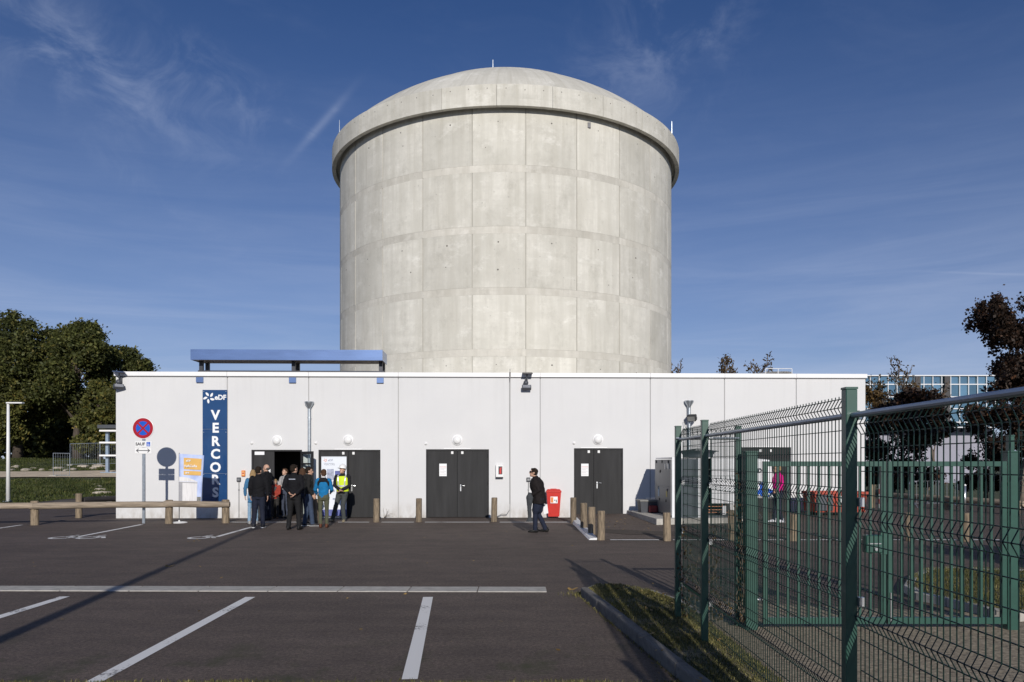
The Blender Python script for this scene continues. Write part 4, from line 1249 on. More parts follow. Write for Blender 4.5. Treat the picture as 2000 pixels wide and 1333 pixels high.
for (x, z) in ((.03, .60), (.085, .60), (.085, .55)):
    MB().box(x - .018, x + .018, -.2655, -.2625, z - .018, z + .018).build('label_symbol', M['dark_grey'], e)
p = ground_at(1266, 1007, .2) ; p = at_depth(1266, 1007, 25.0)
PL_Z = .24
e = empty('grit_bin', (p.x, 25.05, PL_Z), W_ANG, 'low dark grey plastic bin with pale rim beside the cooling cabinet', 'bin')
tap_box(MB(), -.27, .24, -.28, .24, .0, -.31, .28, -.34, .28, .36).build('body', M['dark_grey'], e)
MB().box(-.335, .30, -.365, .295, .36, .42, bev=.012).build('rim', mat('bin_rim', (.20, .20, .19), .4), e)

# ------------------------------------------------------------------ concrete plinth and cooling unit
pz = PL_Z
pl = MB().prism([(3.9, 26.15), (4.15, 22.05), (6.95, 22.6), (7.0, 26.2)], -.02, pz).build('plinth', M['pale_concrete'])
tag(pl, 'low pale concrete plinth under the grey cooling cabinet', 'plinth')
cu = empty('cooling_unit', (4.70, 22.55, pz), 0, 'large grey and white outdoor cooling unit with fan on top, on the concrete plinth', 'cooling unit')
UW, UD, UH = 1.86, 2.55, 1.74
def part(name, m_, x0, x1, y0, y1, z0, z1, bev=.0, par=None): return MB().box(x0, x1, y0, y1, z0, z1, bev=bev).build(name, m_, par or cu)
part('frame', M['white_paint'], 0, .24, 0, .05, 0, UH)
part('frame', M['white_paint'], .76, .86, 0, .05, 0, UH)
part('coil_panel', M['coil'], .242, .758, .012, .05, .0, UH - .02)
for i in range(16): part('fin', M['coil'], .25 + i * .031, .262 + i * .031, -.003, .011, .02, UH - .04)
part('side_panel', M['white_paint'], 1.16, UW, .0, .05, .42, UH)
part('top_plate', M['white_paint'], .0, UW, .0, UD, UH + .002, UH + .03)
MB().poly([(.862, .02, UH), (1.158, .02, UH), (1.158, .5, UH - .0), (.862, .02, .42), (1.158, .5, .42)], [(0, 3, 4, 2), ]).build('inner_panel', M['coil'], cu, fix=False)
part('back_frame', M['black'], .862, UW, .62, .66, .05, UH)
part('base_tray', M['dark_grey'], .0, UW, .06, UD, .0, .06)
for i, (z, x0, x1) in enumerate(((.32, .88, 1.5), (.22, .88, 1.62), (.14, .95, 1.75))):
    MB().tube((x0, .10 + i * .05, z), (x1, .10 + i * .05, z), .016).tube((x1, .10 + i * .05, z), (x1, .10 + i * .05, z + .16), .016).build('pipe', M['copper'], cu)
MB().box(1.5, 1.6, .06, .16, .08, .34).build('valve_block', M['print_white'], cu)
# side with two doors, facing left
part('side_door', M['cab_grey'], -.028, -.002, .05, UD, .90, UH - .03, .004)
part('side_door', M['cab_grey'], -.028, -.002, .05, UD, .06, .84, .004)
part('side_rail', M['cab_grey'], -.022, -.002, .05, UD, .845, .895)
for (y, z) in ((.35, 1.60), (1.3, 1.60), (2.25, 1.60), (1.6, 1.30)): part('latch', M['black'], -.045, -.0285, y, y + .09, z, z + .09)
for (y, z) in ((.45, 1.45), (.75, 1.42), (.3, 1.42)): part('switch', M['metal_light'], -.05, -.0285, y, y + .10, z, z + .16)
for (y, z) in ((.5, .75), (1.9, .78), (.7, .42), (1.7, .42)): part('latch', M['black'], -.042, -.0285, y, y + .08, z, z + .08)
part('warning_label', mat('warn_yellow', (.5, .42, .12), .5), -.034, -.0285, .55, .75, .58, .76)
part('info_label', mat('info_blue', (.35, .48, .60), .5), -.034, -.0285, 1.8, 2.0, .55, .85)
part('red_valve', mat('valve_red', (.20, .02, .02), .5), -.30, -.04, 2.0, 2.3, .02, .24, .02)
auto_smooth(MB().lathe([(.46, UH + .032), (.46, UH + .12), (.52, UH + .20), (.52, UH + .24), (.40, UH + .245), (.40, UH + .2)], (1.0, 1.0, 0), n=28).build('fan_shroud', M['dark_grey'], cu))
mb = MB()
for k in range(10):
    a = R(k * 36); mb.tube((1.0, 1.0, UH + .30), (1.0 + .6 * math.cos(a), 1.0 + .6 * math.sin(a), UH + .22), .012, 6)
for r_ in (.3, .6):
    for k in range(20):
        a, a2 = R(k * 18), R(k * 18 + 18); mb.tube((1.0 + r_ * math.cos(a), 1 + r_ * math.sin(a), UH + .26 - r_ * .06), (1 + r_ * math.cos(a2), 1 + r_ * math.sin(a2), UH + .26 - r_ * .06), .012, 5)
mb.build('fan_guard', M['black'], cu)

# ------------------------------------------------------------------ fence, gate
ISL_Z = .10
FXX = 1.88
FOLDS = (2.06, 1.54, 1.00, .42)
Z0F, ZT = .06, 2.13
def wire_profile():
    """(offset, z) along one vertical wire; folds bulge to one side"""
    p = [(0, Z0F)]
    for zf in sorted(FOLDS):
        p += [(0, zf - .055), (-.030, zf), (0, zf + .055)]
    p.append((0, ZT))
    return p
def mesh_panel(L, name, parent, rail_side=True):
    """panel in local XZ, x from 0..L, fold towards +y (local)"""
    mb = MB(); r = .0034; prof = wire_profile()
    n = int(L / .05)
    for i in range(n + 1):
        x = i * L / n
        mb.loft([(x, o, z) for o, z in prof], [r] * len(prof), n=4, cap=False)
    hs = []
    for zf in FOLDS: hs += [(zf - .055, 0), (zf + .055, 0), (zf, -.030)]
    hs += [(Z0F + .04, 0), (.70, 0), (.87, 0), (1.15, 0), (1.28, 0), (1.40, 0), (1.67, 0), (1.80, 0), (1.93, 0), (.22, 0), (.55, 0)]
    for z, o in hs:
        mb.loft([(0, o + .005, z), (L, o + .005, z)], [r * 1.05, r * 1.05], n=4, cap=False)
    return mb.build(name, M['wire'], parent, fix=False)
fence = empty('mesh_fence', (FXX, 8.7, ISL_Z), 0, 'tall dark green welded wire mesh fence with square posts', 'fence')
def fpost(x, y, h=2.15, w=.032, bracket=True):
    MB().box(x - w, x + w, y - w, y + w, -.12, h, bev=.004).build('post', M['green'], fence)
    MB().box(x - w - .002, x + w + .002, y - w - .002, y + w + .002, h, h + .012).build('post_cap', M['green'], fence)
posts_y = [0, -1.2, -4.42, -7.6, -10.8]
for y in posts_y: fpost(0, y)
for a, b_ in zip(posts_y[:-1], posts_y[1:]):
    L = (a - b_) - .08
    o = mesh_panel(L, 'wire_mesh', fence); o.location = (.046, a - .04, 0 if a > -4 else -.105); o.rotation_euler = (0, 0, R(-90))
    o.scale = (1, 1, 1)
    MB().tube((.006, a - .033, 2.005), (.006, b_ + .033, 2.005), .017, 10).build('rail', M['rail'], fence)
    mb = MB()
    for z in (.35, .95, 1.5, 1.98): mb.box(.03, .062, a - .06, a - .028, z, z + .05)
    mb.build('clip', M['metal_light'], fence)
# return leg to the gate
g0 = 2.56 - FXX
fpost(g0, 0)
o = mesh_panel(g0 - .1, 'wire_mesh', fence); o.location = (.05, -.036, 0)
# mesh beyond the gate on the right
fpost(5.56 - FXX + .16, .12, 2.05)
o = mesh_panel(2.4, 'wire_mesh', fence); o.location = (5.56 - FXX + .22, .085, 0)
MB().tube((-.03, -.05, 2.02), (g0, -.05, 2.02), .012, 8).build('rail', M['rail'], fence)

# gate
GY = 8.45
gp0, gp1 = 2.64, 5.46
for (x, lbl) in ((gp0 - .0, 'square green gate post beside the mesh fence corner with dry ivy'), (gp1 + .06, 'thick square green gate post with shiny hinges at the far side of the gate')):
    e = empty('gate_post', (x, GY + .06, 0), 0, lbl, 'post', 'gate posts')
    MB().box(-.065, .065, -.065, .065, 0, 1.96, bev=.005).build('post', M['green'], e)
    MB().box(-.07, .07, -.07, .07, 1.96, 1.975).build('cap', M['green'], e)
    for z in (.33, 1.62):
        sx = -1 if x > 4 else 1
        MB().tube((sx * .066, -.02, z), (sx * .11, -.02, z), .014).ball((sx * .10, -.02, z), .022, 8, 6).build('hinge_bolt', M['metal_light'], e)
def gate_leaf(x0, x1, label, lock):
    e = empty('gate_leaf', (x0, GY, 0), 0, label, 'gate', 'green bar gate leaves')
    w = x1 - x0; zt_, zb_ = 1.86, .075; t = .025
    MB().box(0, .05, -t, t, zb_, zt_).build('stile', M['green'], e)
    MB().box(w - .05, w, -t, t, zb_, zt_).build('stile', M['green'], e)
    MB().box(.05, w - .05, -t, t, zt_ - .055, zt_ - .001).build('top_rail', M['green'], e)
    MB().box(.05, w - .05, -t, t, zb_ + .001, zb_ + .07).build('bottom_rail', M['green'], e)
    n = 11; me = MB().box(-.0125, .0125, -.0125, .0125, zb_ + .07, zt_ - .055).mesh('bar', M['green'])
    for i in range(n - 1):
        o = link('bar', me, None, e); o.location = (.05 + (w - .1) * (i + 1) / n, 0, 0)
    if lock:
        MB().box(w - .23, w - .05, -.06, .05, .86, 1.05, bev=.008).build('lock_box', M['green'], e)
        MB().box(w - .21, w - .07, -.064, -.0605, .955, .965).tube((w - .13, -.06, .90), (w - .13, -.085, .90), .018).build('lock_cylinder', M['metal_light'], e)
        MB().box(w - .062, w + .018, -.034, -.026, .84, 1.08).build('stop_plate', M['green'], e)
    else:
        MB().tube((.025, -.035, .10), (.025, -.035, .42), .008, 6).build('drop_bolt', M['metal_light'], e)
mid = (gp0 + .08 + gp1 - .05) / 2 + .05
gate_leaf(gp0 + .12, mid - .012, 'green gate leaf of vertical bars carrying the lock box', True)
gate_leaf(mid + .012, gp1 - .03, 'green gate leaf of vertical bars with drop bolt, without lock box', False)
# dry ivy climbing the fence corner
rr = random.Random(5); mb = MB()
ivy = empty('dry_ivy', (2.56, 8.62, ISL_Z), 0, 'dry ivy stems climbing the green post beside the gate', 'ivy')
tips = []
for k in range(9):
    x, y, z = rr.uniform(-.03, .06), rr.uniform(-.12, -.06), 0; pts = []
    H_ = rr.uniform(.8, 1.95)
    while z < H_:
        pts.append((x, y, z)); tips.append((x, y, z))
        x += rr.uniform(-.035, .035); y += rr.uniform(-.015, .015); z += .09
        x = min(.12, max(-.08, x)); y = min(-.05, max(-.14, y))
    mb.loft(pts, [.006 * (1 - .6 * i / len(pts)) for i in range(len(pts))], n=5)
for k in range(14):
    x = rr.uniform(-.7, -.1); y = -.06; z = rr.uniform(0, .1); pts = []
    H_ = rr.uniform(.3, 1.1)
    while z < H_:
        pts.append((x, y, z)); tips.append((x, y, z)); x += rr.uniform(-.05, .05); z += .07
    if len(pts) > 1: mb.loft(pts, [.004] * len(pts), n=4)
mb.build('stem', M['twig'], ivy)
tv, tq = [], []
for (x, y, z) in tips:
    for q in range(2):
        c = Vector((x + rr.uniform(-.04, .04), y + rr.uniform(-.03, .03), z + rr.uniform(-.03, .03)))
        u_ = Vector((rr.gauss(0, 1), rr.gauss(0, 1), rr.gauss(0, 1))).normalized() * .016; w_ = u_.orthogonal().normalized() * .022
        b0 = len(tv); tv += [c - u_, c + w_, c + u_, c - w_]; tq.append((b0, b0 + 1, b0 + 2, b0 + 3))
link('leaves', np_mesh('leaves', np.array([tuple(p) for p in tv]), np.array(tq), M['leaf_brown']), None, ivy)

# ------------------------------------------------------------------ grass island along the fence
KX = lambda y: 1.02 + .114 * (10.5 - y)
isl = [(1.03, 10.62), (1.22, 11.05), (1.55, 11.05), (1.86, 10.6), (2.10, 9.8), (2.16, 9.0), (2.16, 6.0), (2.16, -3), (2.0, -6), (1.95, 2.4), (KX(4) + .05, 4), (KX(6) + .05, 6), (KX(8) + .05, 8), (KX(9.5) + .05, 9.5)]
v = [(x, y, ISL_Z) for x, y in isl]; n_ = len(v)
mb = MB().poly([(x, y, ISL_Z) for x, y in isl] + [(x, y, -.02) for x, y in isl], [tuple(range(n_))] + [(i, (i + 1) % n_, n_ + (i + 1) % n_, n_ + i) for i in range(n_)])
o = mb.build('grass_island', M['soil']); tag(o, None, None, None, 'structure')
kb = tag(empty('island_kerb', (0, 0, 0)), None, None, None, 'structure')
kpts = [Vector((KX(y), y)) for y in (10.62, 9.62, 8.62, 7.62, 6.62, 5.62, 4.62, 3.62, 2.7)]
tot = []
for a, b_ in zip(kpts[:-1], kpts[1:]):
    n = max(1, round((b_ - a).length / 1.0))
    for i in range(n): tot.append((a.lerp(b_, i / n), a.lerp(b_, (i + 1) / n)))
for i, (a, b_) in enumerate(tot):
    L = (b_ - a).length - .006; ang = math.atan2(b_.y - a.y, b_.x - a.x)
    mb = MB()
    prof = [(-.055, -.03), (.045, -.03), (.055, .0), (.055, .10), (.04, .125), (-.03, .128), (-.05, .118), (-.055, .1)]
    pts = [(0, y, z) for y, z in prof] + [(L, y, z) for y, z in prof]; k = len(prof)
    mb.poly(pts, [(j, (j + 1) % k, k + (j + 1) % k, k + j) for j in range(k)] + [tuple(range(k - 1, -1, -1)), tuple(range(k, 2 * k))])
    o = mb.build('kerbstone', M['kerb'], kb); o.location = (a.x, a.y, RNG.normal(0, .003)); o.rotation_euler = (0, 0, ang + RNG.normal(0, .004))
epts = [(1.02, 10.72), (1.22, 11.13), (1.58, 11.13), (1.93, 10.66), (2.17, 9.84), (2.22, 9.0)]
eb = tag(empty('island_edging', (0, 0, 0)), None, None, None, 'structure')
for a, b_ in zip(epts[:-1], epts[1:]):
    a, b_ = Vector(a), Vector(b_); L = (b_ - a).length; ang = math.atan2(b_.y - a.y, b_.x - a.x)
    o = MB().box(.004, L - .004, -.04, .04, -.03, .075, bev=.006).build('edging_stone', M['pale_concrete'], eb); o.location = (a.x, a.y, 0); o.rotation_euler = (0, 0, ang)
# gravelly drive inside the gate and a second grass island
sheet('gate_drive', [(2.2, 10.4), (4.2, 9.8), (6.2, 9.3), (9, 9.0), (12, 5), (12, -6), (2.18, -6)], .004, M['gravel_ground'])
i2 = [ground_at(*p) for p in ((1768, 1158), (1778, 1138), (1806, 1124), (1850, 1119), (1960, 1124), (2100, 1128), (2120, 1190), (1990, 1215), (1930, 1205), (1850, 1185), (1790, 1172))]
n_ = len(i2)
o = MB().poly([(p.x, p.y, .09) for p in i2] + [(p.x, p.y, -.02) for p in i2], [tuple(range(n_))] + [(i, (i + 1) % n_, n_ + (i + 1) % n_, n_ + i) for i in range(n_)]).build('grass_island', M['soil'])
tag(o, None, None, None, 'structure')
eb = tag(empty('island_edging', (0, 0, 0)), None, None, None, 'structure')
for i in range(n_):
    a, b_ = i2[i].xy, i2[(i + 1) % n_].xy; L = (b_ - a).length; ang = math.atan2(b_.y - a.y, b_.x - a.x)
    o = MB().box(.004, L - .004, -.10, .02, -.03, .105, bev=.008).build('edging_stone', M['pale_concrete'], eb); o.location = (a.x, a.y, 0); o.rotation_euler = (0, 0, ang)

def blades(name, sampler, n, hmin, hmax, material, w=.005):
    P = np.array([sampler() for _ in range(n)])
    h = RNG.uniform(hmin, hmax, n); a = RNG.uniform(0, 2 * np.pi, n); lean = RNG.uniform(.1, .9, n) * h
    dx, dy = np.cos(a), np.sin(a); ld = RNG.uniform(0, 2 * np.pi, n)
    ww = RNG.uniform(.6, 1.4, n) * w
    b0 = P + np.stack([dx * ww, dy * ww, np.zeros(n)], 1); b1 = P - np.stack([dx * ww, dy * ww, np.zeros(n)], 1)
    t_ = P + np.stack([np.cos(ld) * lean, np.sin(ld) * lean, h], 1)
    V_ = np.stack([b0, b1, t_], 1).reshape(-1, 3)
    return link(name, np_mesh(name, V_, np.arange(3 * n).reshape(-1, 3), material))
def in_poly(x, y, poly):
    c = False; j = len(poly) - 1
    for i in range(len(poly)):
        if (poly[i][1] > y) != (poly[j][1] > y) and x < (poly[j][0] - poly[i][0]) * (y - poly[i][1]) / (poly[j][1] - poly[i][1]) + poly[i][0]: c = not c
        j = i
    return c
def poly_sampler(poly, z, x0, x1, y0, y1):
    def f_():
        while True:
            x, y = RNG.uniform(x0, x1), RNG.uniform(y0, y1)
            if in_poly(x, y, poly) and mnoise.noise(Vector((x * 2.2, y * 2.2, 0))) > RNG.uniform(-.9, .3): return (x, y, z)
    return f_
tag(blades('island_grass', poly_sampler(isl, ISL_Z, 1.0, 2.2, 4.5, 11.6), 24000, .008, .036, M['blade'], .004), 'short dry green grass growing on the kerbed island along the fence', 'grass', kind='stuff')
i2p = [(p.x, p.y) for p in i2]
tag(blades('lawn_grass', poly_sampler(i2p, .09, min(p[0] for p in i2p), 8.5, min(p[1] for p in i2p), max(p[1] for p in i2p)), 12000, .02, .06, M['blade'], .006), 'short green grass on the kerbed island behind the gate', 'grass', kind='stuff')
# verge at the photographer's feet
sheet('grass_verge', [(-14, 6.36), (-6, 6.42), (-3, 6.40), (0, 6.45), (1.42, 6.43), (1.50, 5.9), (1.9, 2.4), (1.9, -8), (-14, -8)], .006, M['soil'])
def verge():
    while True:
        x = RNG.uniform(-4.8, 1.42); d = abs(RNG.normal(0, .07)); y = 6.30 + RNG.uniform(-.12, .10) + .06 * mnoise.noise(Vector((x * 1.5, 0, 0))) + d * .6
        if mnoise.noise(Vector((x * 1.6, y * 3, 9))) > RNG.uniform(-.6, .5): return (x, y, .004)
tag(blades('verge_grass', verge, 7000, .010, .036, M['blade'], .004), 'ragged short grass along the near edge of the car park', 'grass', kind='stuff')
def gap_grass():
    return (.96 + RNG.normal(0, .1), 10.75 + RNG.normal(0, .12), .002)
def edge_grass():
    k = RNG.integers(0, len(tot)); a, b_ = tot[k]; p = a.lerp(b_, RNG.random()); return (p.x - .075 - abs(RNG.normal(0, .015)), p.y, .0)
tag(blades('kerb_weeds', lambda: edge_grass() if RNG.random() < .7 else gap_grass(), 900, .012, .05, M['blade'], .004), 'tiny weeds growing along the foot of the kerb', 'weeds', kind='stuff')
# fallen leaves and pebbles
def litter(n, sampler, size):
    tv, tq = [], []
    for i in range(n):
        x, y, z = sampler(); a = RNG.uniform(0, 6.28); s_ = size * RNG.uniform(.6, 1.4); c = Vector((x, y, z + .006))
        u_ = Vector((math.cos(a), math.sin(a), RNG.normal(0, .25))) * s_; w_ = Vector((-math.sin(a), math.cos(a), RNG.normal(0, .3))) * s_ * .6
        b0 = len(tv); tv += [c - u_, c + w_ * .8, c + u_, c - w_]; tq.append((b0, b0 + 1, b0 + 2, b0 + 3))
    return np.array([tuple(p) for p in tv]), np.array(tq)
def lit_s():
    if RNG.random() < .45: return (RNG.uniform(2.2, 5.5), RNG.uniform(19.5, 25.5), .10)
    if RNG.random() < .5: return (RNG.uniform(1.2, 2.1), RNG.uniform(6, 11), ISL_Z + .02)
    return (RNG.uniform(-9, 6), RNG.uniform(7, 24), .0)
tv, tq = litter(230, lit_s, .028)
tag(link('fallen_leaves', np_mesh('fallen_leaves', tv, tq, M['fallen'])), 'scattered small dry fallen leaves on the asphalt and grass', 'leaves', kind='stuff')
# two larger leaves on the asphalt
for (px, py, lb_) in ((331, 1107, 'curled yellow leaf lying on the asphalt left of the pole shadow'), (1117, 1152, 'brown leaf lying between the concrete strip end and the kerb')):
    p = ground_at(px, py); mb = MB()
    pts = []
    for i in range(12):
        a = 2 * math.pi * i / 12; r_ = .05 * (1 + .35 * math.cos(3 * a + .4)); pts.append((r_ * math.cos(a) * 1.4, r_ * math.sin(a), .015 + .02 * math.cos(2 * a)))
    mb.poly([(0, 0, .008)] + pts, [(0, i + 1, (i + 1) % 12 + 1) for i in range(12)])
    o = mb.build('fallen_leaf', M['fallen']); o.location = p
    md = o.modifiers.new('thick', 'SOLIDIFY'); md.thickness = .002
    tag(o, lb_, 'leaf')

# ------------------------------------------------------------------ lamp posts
def lamp_post(p, h, r, label, arm, rot):
    e = empty('lamp_post', p, rot, label, 'lamp post', 'slim white lamp posts')
    MB().loft([(0, 0, 0), (0, 0, h)], [r, r * .62], n=14).build('pole', M['white_plastic'], e, smooth=True)
    MB().box(-.16, .16, -.16, .16, 0, .03).build('base_plate', M['steel'], e)
    MB().box(-.05, arm, -.11, .11, h - .03, h + .035, bev=.012).build('lamp_head', M['white_plastic'], e)
    MB().box(arm * .35, arm - .05, -.08, .08, h - .036, h - .031).build('light_panel', M['print_white'], e)
p = ground_at(16, 980)
lamp_post(p, 4.72, .095, 'slim white lamp post standing on the grass in front of the oak trees', .72, 0)
lamp_post(Vector((-4.13, -.6, 0)), 8.15, .115, 'tall white lamp post whose shadow crosses the car park', .9, R(90))

# ------------------------------------------------------------------ far left: site fence, steel frame, rubble
def ter(px, d):
    x = (px - CX) / F_PX * d; return Vector((x, d, terrain_h(x, d)))
def site_fence(px0, px1, d, h, label):
    a, b_ = ter(px0, d), ter(px1, d); w = b_.x - a.x
    e = empty('site_fence', a, math.atan2(b_.y - a.y, w), label, 'fence', 'mobile site fence panels')
    mb = MB(); z0 = .12; dz = b_.z - a.z
    for (x0, zz0, x1, zz1) in ((0, 0, 0, h), (w, dz, w, h + dz), (0, z0, w, z0 + dz), (0, h, w, h + dz)): mb.tube((x0, 0, zz0), (x1, 0, zz1), .022, 6)
    mb.build('frame', M['steel'], e)
    mb = MB(); n = int(w / .16)
    for i in range(1, n): mb.tube((w * i / n, 0, z0 + dz * i / n), (w * i / n, 0, h + dz * i / n), .004, 3)
    for i in range(1, 6): mb.tube((0, 0, z0 + (h - z0) * i / 6), (w, 0, dz + z0 + (h - z0) * i / 6), .004, 3)
    mb.build('wire_mesh', M['steel'], e, fix=False)
    MB().box(-.25, .25, -.12, .12, 0, .10).build('foot', M['pale_concrete'], e)
site_fence(104, 136, 57, 1.75, 'steel mesh site fence panel standing forward on the sandy track')
site_fence(137, 194, 70, 2.0, 'steel mesh site fence panel on the grassy bank below the trees')
site_fence(196, 246, 70, 2.0, 'steel mesh site fence panel beside the steel frame')
e0 = ter(210, 62)
e = empty('scaffold_tower', e0, 0, 'blue grey steel frame with white floor slabs beyond the building corner', 'scaffold')
kk = 62 / F_PX
zf = lambda py: CAM_H + (HY - py) * kk - e0.z
blg = mat('frame_blue_grey', (.26, .33, .42), .5, .3)
for x in (0, 2.2): MB().box(x - .11, x + .11, -.11, .11, 0, zf(843)).build('column', blg, e)
for py in (843, 866, 891): MB().box(-.35, 3.0, -.6, .6, zf(py) - .03, zf(py) + .10).build('floor_slab', M['coping'], e)
MB().box(-.45, 3.2, -.7, .7, zf(843) + .22, zf(843) + .50).build('roof_slab', M['dark_grey'], e)
MB().box(-.5, 2.8, -.2, .2, .02, .14).build('base_beam', blg, e)
rr = random.Random(3)
for i in range(34):
    if i < 20: px, d = rr.uniform(20, 215), rr.uniform(65.5, 69)
    elif i < 27: px, d = 188 + (i - 20) * 4 + rr.uniform(-2, 2), 49 - (i - 20) * 2.2
    else: px, d = rr.uniform(165, 212), rr.uniform(66.5, 68.5)
    p = ter(px, d); mb = MB(); s_ = rr.uniform(.12, .36)
    mb.ball((0, 0, s_ * .2), (s_ * rr.uniform(1, 2.0), s_ * rr.uniform(.7, 1.2), s_ * rr.uniform(.3, .55)), 8, 5)
    mb.v = [(x * (1 + .3 * mnoise.noise(Vector((x * 4, y * 4, z * 4 + i)))), y * (1 + .3 * mnoise.noise(Vector((y * 4, z * 4, x * 4 + i)))), z) for x, y, z in mb.v]
    o = mb.build('boulder', M['stone']); o.location = p; o.rotation_euler = (0, 0, rr.uniform(0, 3))
    tag(o, 'pale stone half sunk in the verge between track and car park' if 20 <= i < 27 else 'pale rubble stone on the grassy bank beyond the sandy track', 'stone', 'stones by the car park verge' if 20 <= i < 27 else 'rubble stones on the bank')
# rough grass on the field
def field():
    while True:
        d = RNG.uniform(36.5, 76); px = RNG.uniform(-30, 235); x = (px - CX) / F_PX * d
        if 54 < d < 65: continue
        if mnoise.noise(Vector((x * .35, d * .35, 2))) > RNG.uniform(-.7, .4): return (x, d, terrain_h(x, d))
tag(blades('field_grass', field, 26000, .05, .20, M['field_blade'], .03), 'rough green grass on the field left of the building', 'grass', kind='stuff')

# ------------------------------------------------------------------ trees
def make_crown(name, blobs, n, size, material, parent, shell=.45, flat=.0, sub=70):
    """blobs: (x,y,z,rx,ry,rz,weight). Leaves are gathered in small clumps inside each blob."""
    W = np.array([b[6] for b in blobs], float); W /= W.sum()
    per = max(6, int(n / (len(blobs) * sub)))
    C = []
    for b, w in zip(blobs, W):
        k = max(3, int(w * len(blobs) * sub))
        d = RNG.normal(0, 1, (k, 3)); d /= np.linalg.norm(d, axis=1)[:, None]
        r = RNG.uniform(shell, 1.0, k) ** .6
        C.append(np.array(b[:3]) + d * r[:, None] * np.array(b[3:6]))
    C = np.concatenate(C)
    cs = RNG.uniform(.55, 1.35, len(C))
    mean = np.mean([b[3] for b in blobs]) * .20
    P = np.repeat(C, per, 0) + RNG.normal(0, 1, (len(C) * per, 3)) * (np.repeat(cs, per) * mean)[:, None] * np.array([1, 1, .7])
    n = len(P)
    nrm = RNG.normal(0, 1, (n, 3)); nrm[:, 2] += .5
    nrm /= np.linalg.norm(nrm, axis=1)[:, None]
    t = np.cross(nrm, RNG.normal(0, 1, (n, 3))); t /= np.linalg.norm(t, axis=1)[:, None]
    b2 = np.cross(nrm, t)
    s_ = size * RNG.uniform(.55, 1.35, n)[:, None]
    V_ = np.stack([P - t * s_, P + b2 * s_ * .55, P + t * s_, P - b2 * s_ * .55], 1).reshape(-1, 3)
    return link(name, np_mesh(name, V_, np.arange(4 * n).reshape(-1, 4), material), None, parent), C
def make_trunk(parent, h, r, C, nlimb, seed, material=None, lean=(0, 0)):
    rr = random.Random(seed); mb = MB()
    k = 7; pts = [Vector((lean[0] * (i / (k - 1)) ** 1.3 + .06 * r * rr.uniform(-3, 3), lean[1] * (i / (k - 1)) + .06 * r * rr.uniform(-3, 3), h * i / (k - 1))) for i in range(k)]
    mb.loft(pts, [r * (1.35 if i == 0 else 1) * (1 - .78 * i / (k - 1)) for i in range(k)], n=9)
    idx = rr.sample(range(len(C)), min(nlimb, len(C)))
    for i in idx:
        tgt = Vector(C[i]); t = min(.95, max(.25, (tgt.z * .62) / h)); a = pts[0].lerp(pts[-1], t)
        j = t * (k - 1); a = pts[int(j)].lerp(pts[min(k - 1, int(j) + 1)], j - int(j))
        m1 = a.lerp(tgt, .5) + Vector((rr.uniform(-.3, .3), rr.uniform(-.3, .3), .12 * (tgt - a).length * rr.uniform(0, 1.5)))
        r0 = r * (1 - .7 * t) * .42
        mb.loft([a, a.lerp(m1, .5), m1, m1.lerp(tgt, .6), tgt], [r0, r0 * .8, r0 * .55, r0 * .35, r0 * .12], n=5)
    return mb.build('trunk', material or M['bark'], parent, smooth=True, fix=False)
def oak(px, d, ytop, wpx, label, n, material, seed, low=.22, size=.175, group='oak trees along the field'):
    base = ter(px, d); k = d / F_PX
    H = CAM_H + (HY - ytop) * k - base.z; Wd = wpx * k / 2
    e = empty('oak_tree', base, 0, label, 'tree', group)
    rr = random.Random(seed); bl = []
    bl.append((0, 0, H * .64, Wd * .62, Wd * .62, H * .30, 1.6))
    for i in range(11):
        a = rr.uniform(0, 6.28); zz_ = rr.uniform(low + .08, .90); ring = math.sqrt(max(.05, 1 - ((zz_ - .52) / .50) ** 2))
        q = rr.uniform(.45, .80) * ring
        bl.append((math.cos(a) * Wd * q, math.sin(a) * Wd * q, H * zz_, Wd * rr.uniform(.26, .40), Wd * rr.uniform(.26, .40), H * rr.uniform(.09, .14), .9))
    bl.append((rr.uniform(-.15, .15) * Wd, 0, H * .90, Wd * .30, Wd * .30, H * .10, .7))
    cr, C = make_crown('crown', bl, n, size, material, e)
    make_trunk(e, H * .8, .028 * H, C, 26, seed)
    return e
oak(35, 84, 612, 215, 'broad dark green oak behind the white lamp post', 46000, M['leaf_oak'], 1)
oak(150, 82, 630, 175, 'tall round oak between the lamp post and the building', 46000, M['leaf_oak'], 2)
oak(238, 86, 676, 150, 'lower oak whose crown shows above the building corner', 36000, M['leaf_oak'], 3)
oak(196, 76, 745, 110, 'small bushy light green oak beside the steel frame', 26000, M['leaf_oak2'], 4, .08)
oak(-75, 80, 640, 190, 'dark oak at the far end of the field beyond the lamp post', 18000, M['leaf_oak'], 5)
oak(-5, 78, 730, 105, 'low yellowing oak beside the lamp post', 20000, M['leaf_oak2'], 8, .10)
# wood behind them: one dark mass
bl = []
for i in range(26):
    x = -78 + i * 2.9; bl.append((x, 99 + RNG.uniform(-3, 5), 5 + RNG.uniform(-1, 3), 3.2, 3, 4.8, 1))
cr, C = make_crown('wood', bl, 60000, .40, M['leaf_oak'], None, .1, sub=90)
tag(cr, 'dark mass of woodland filling the gaps behind the oaks', 'woodland', kind='stuff')

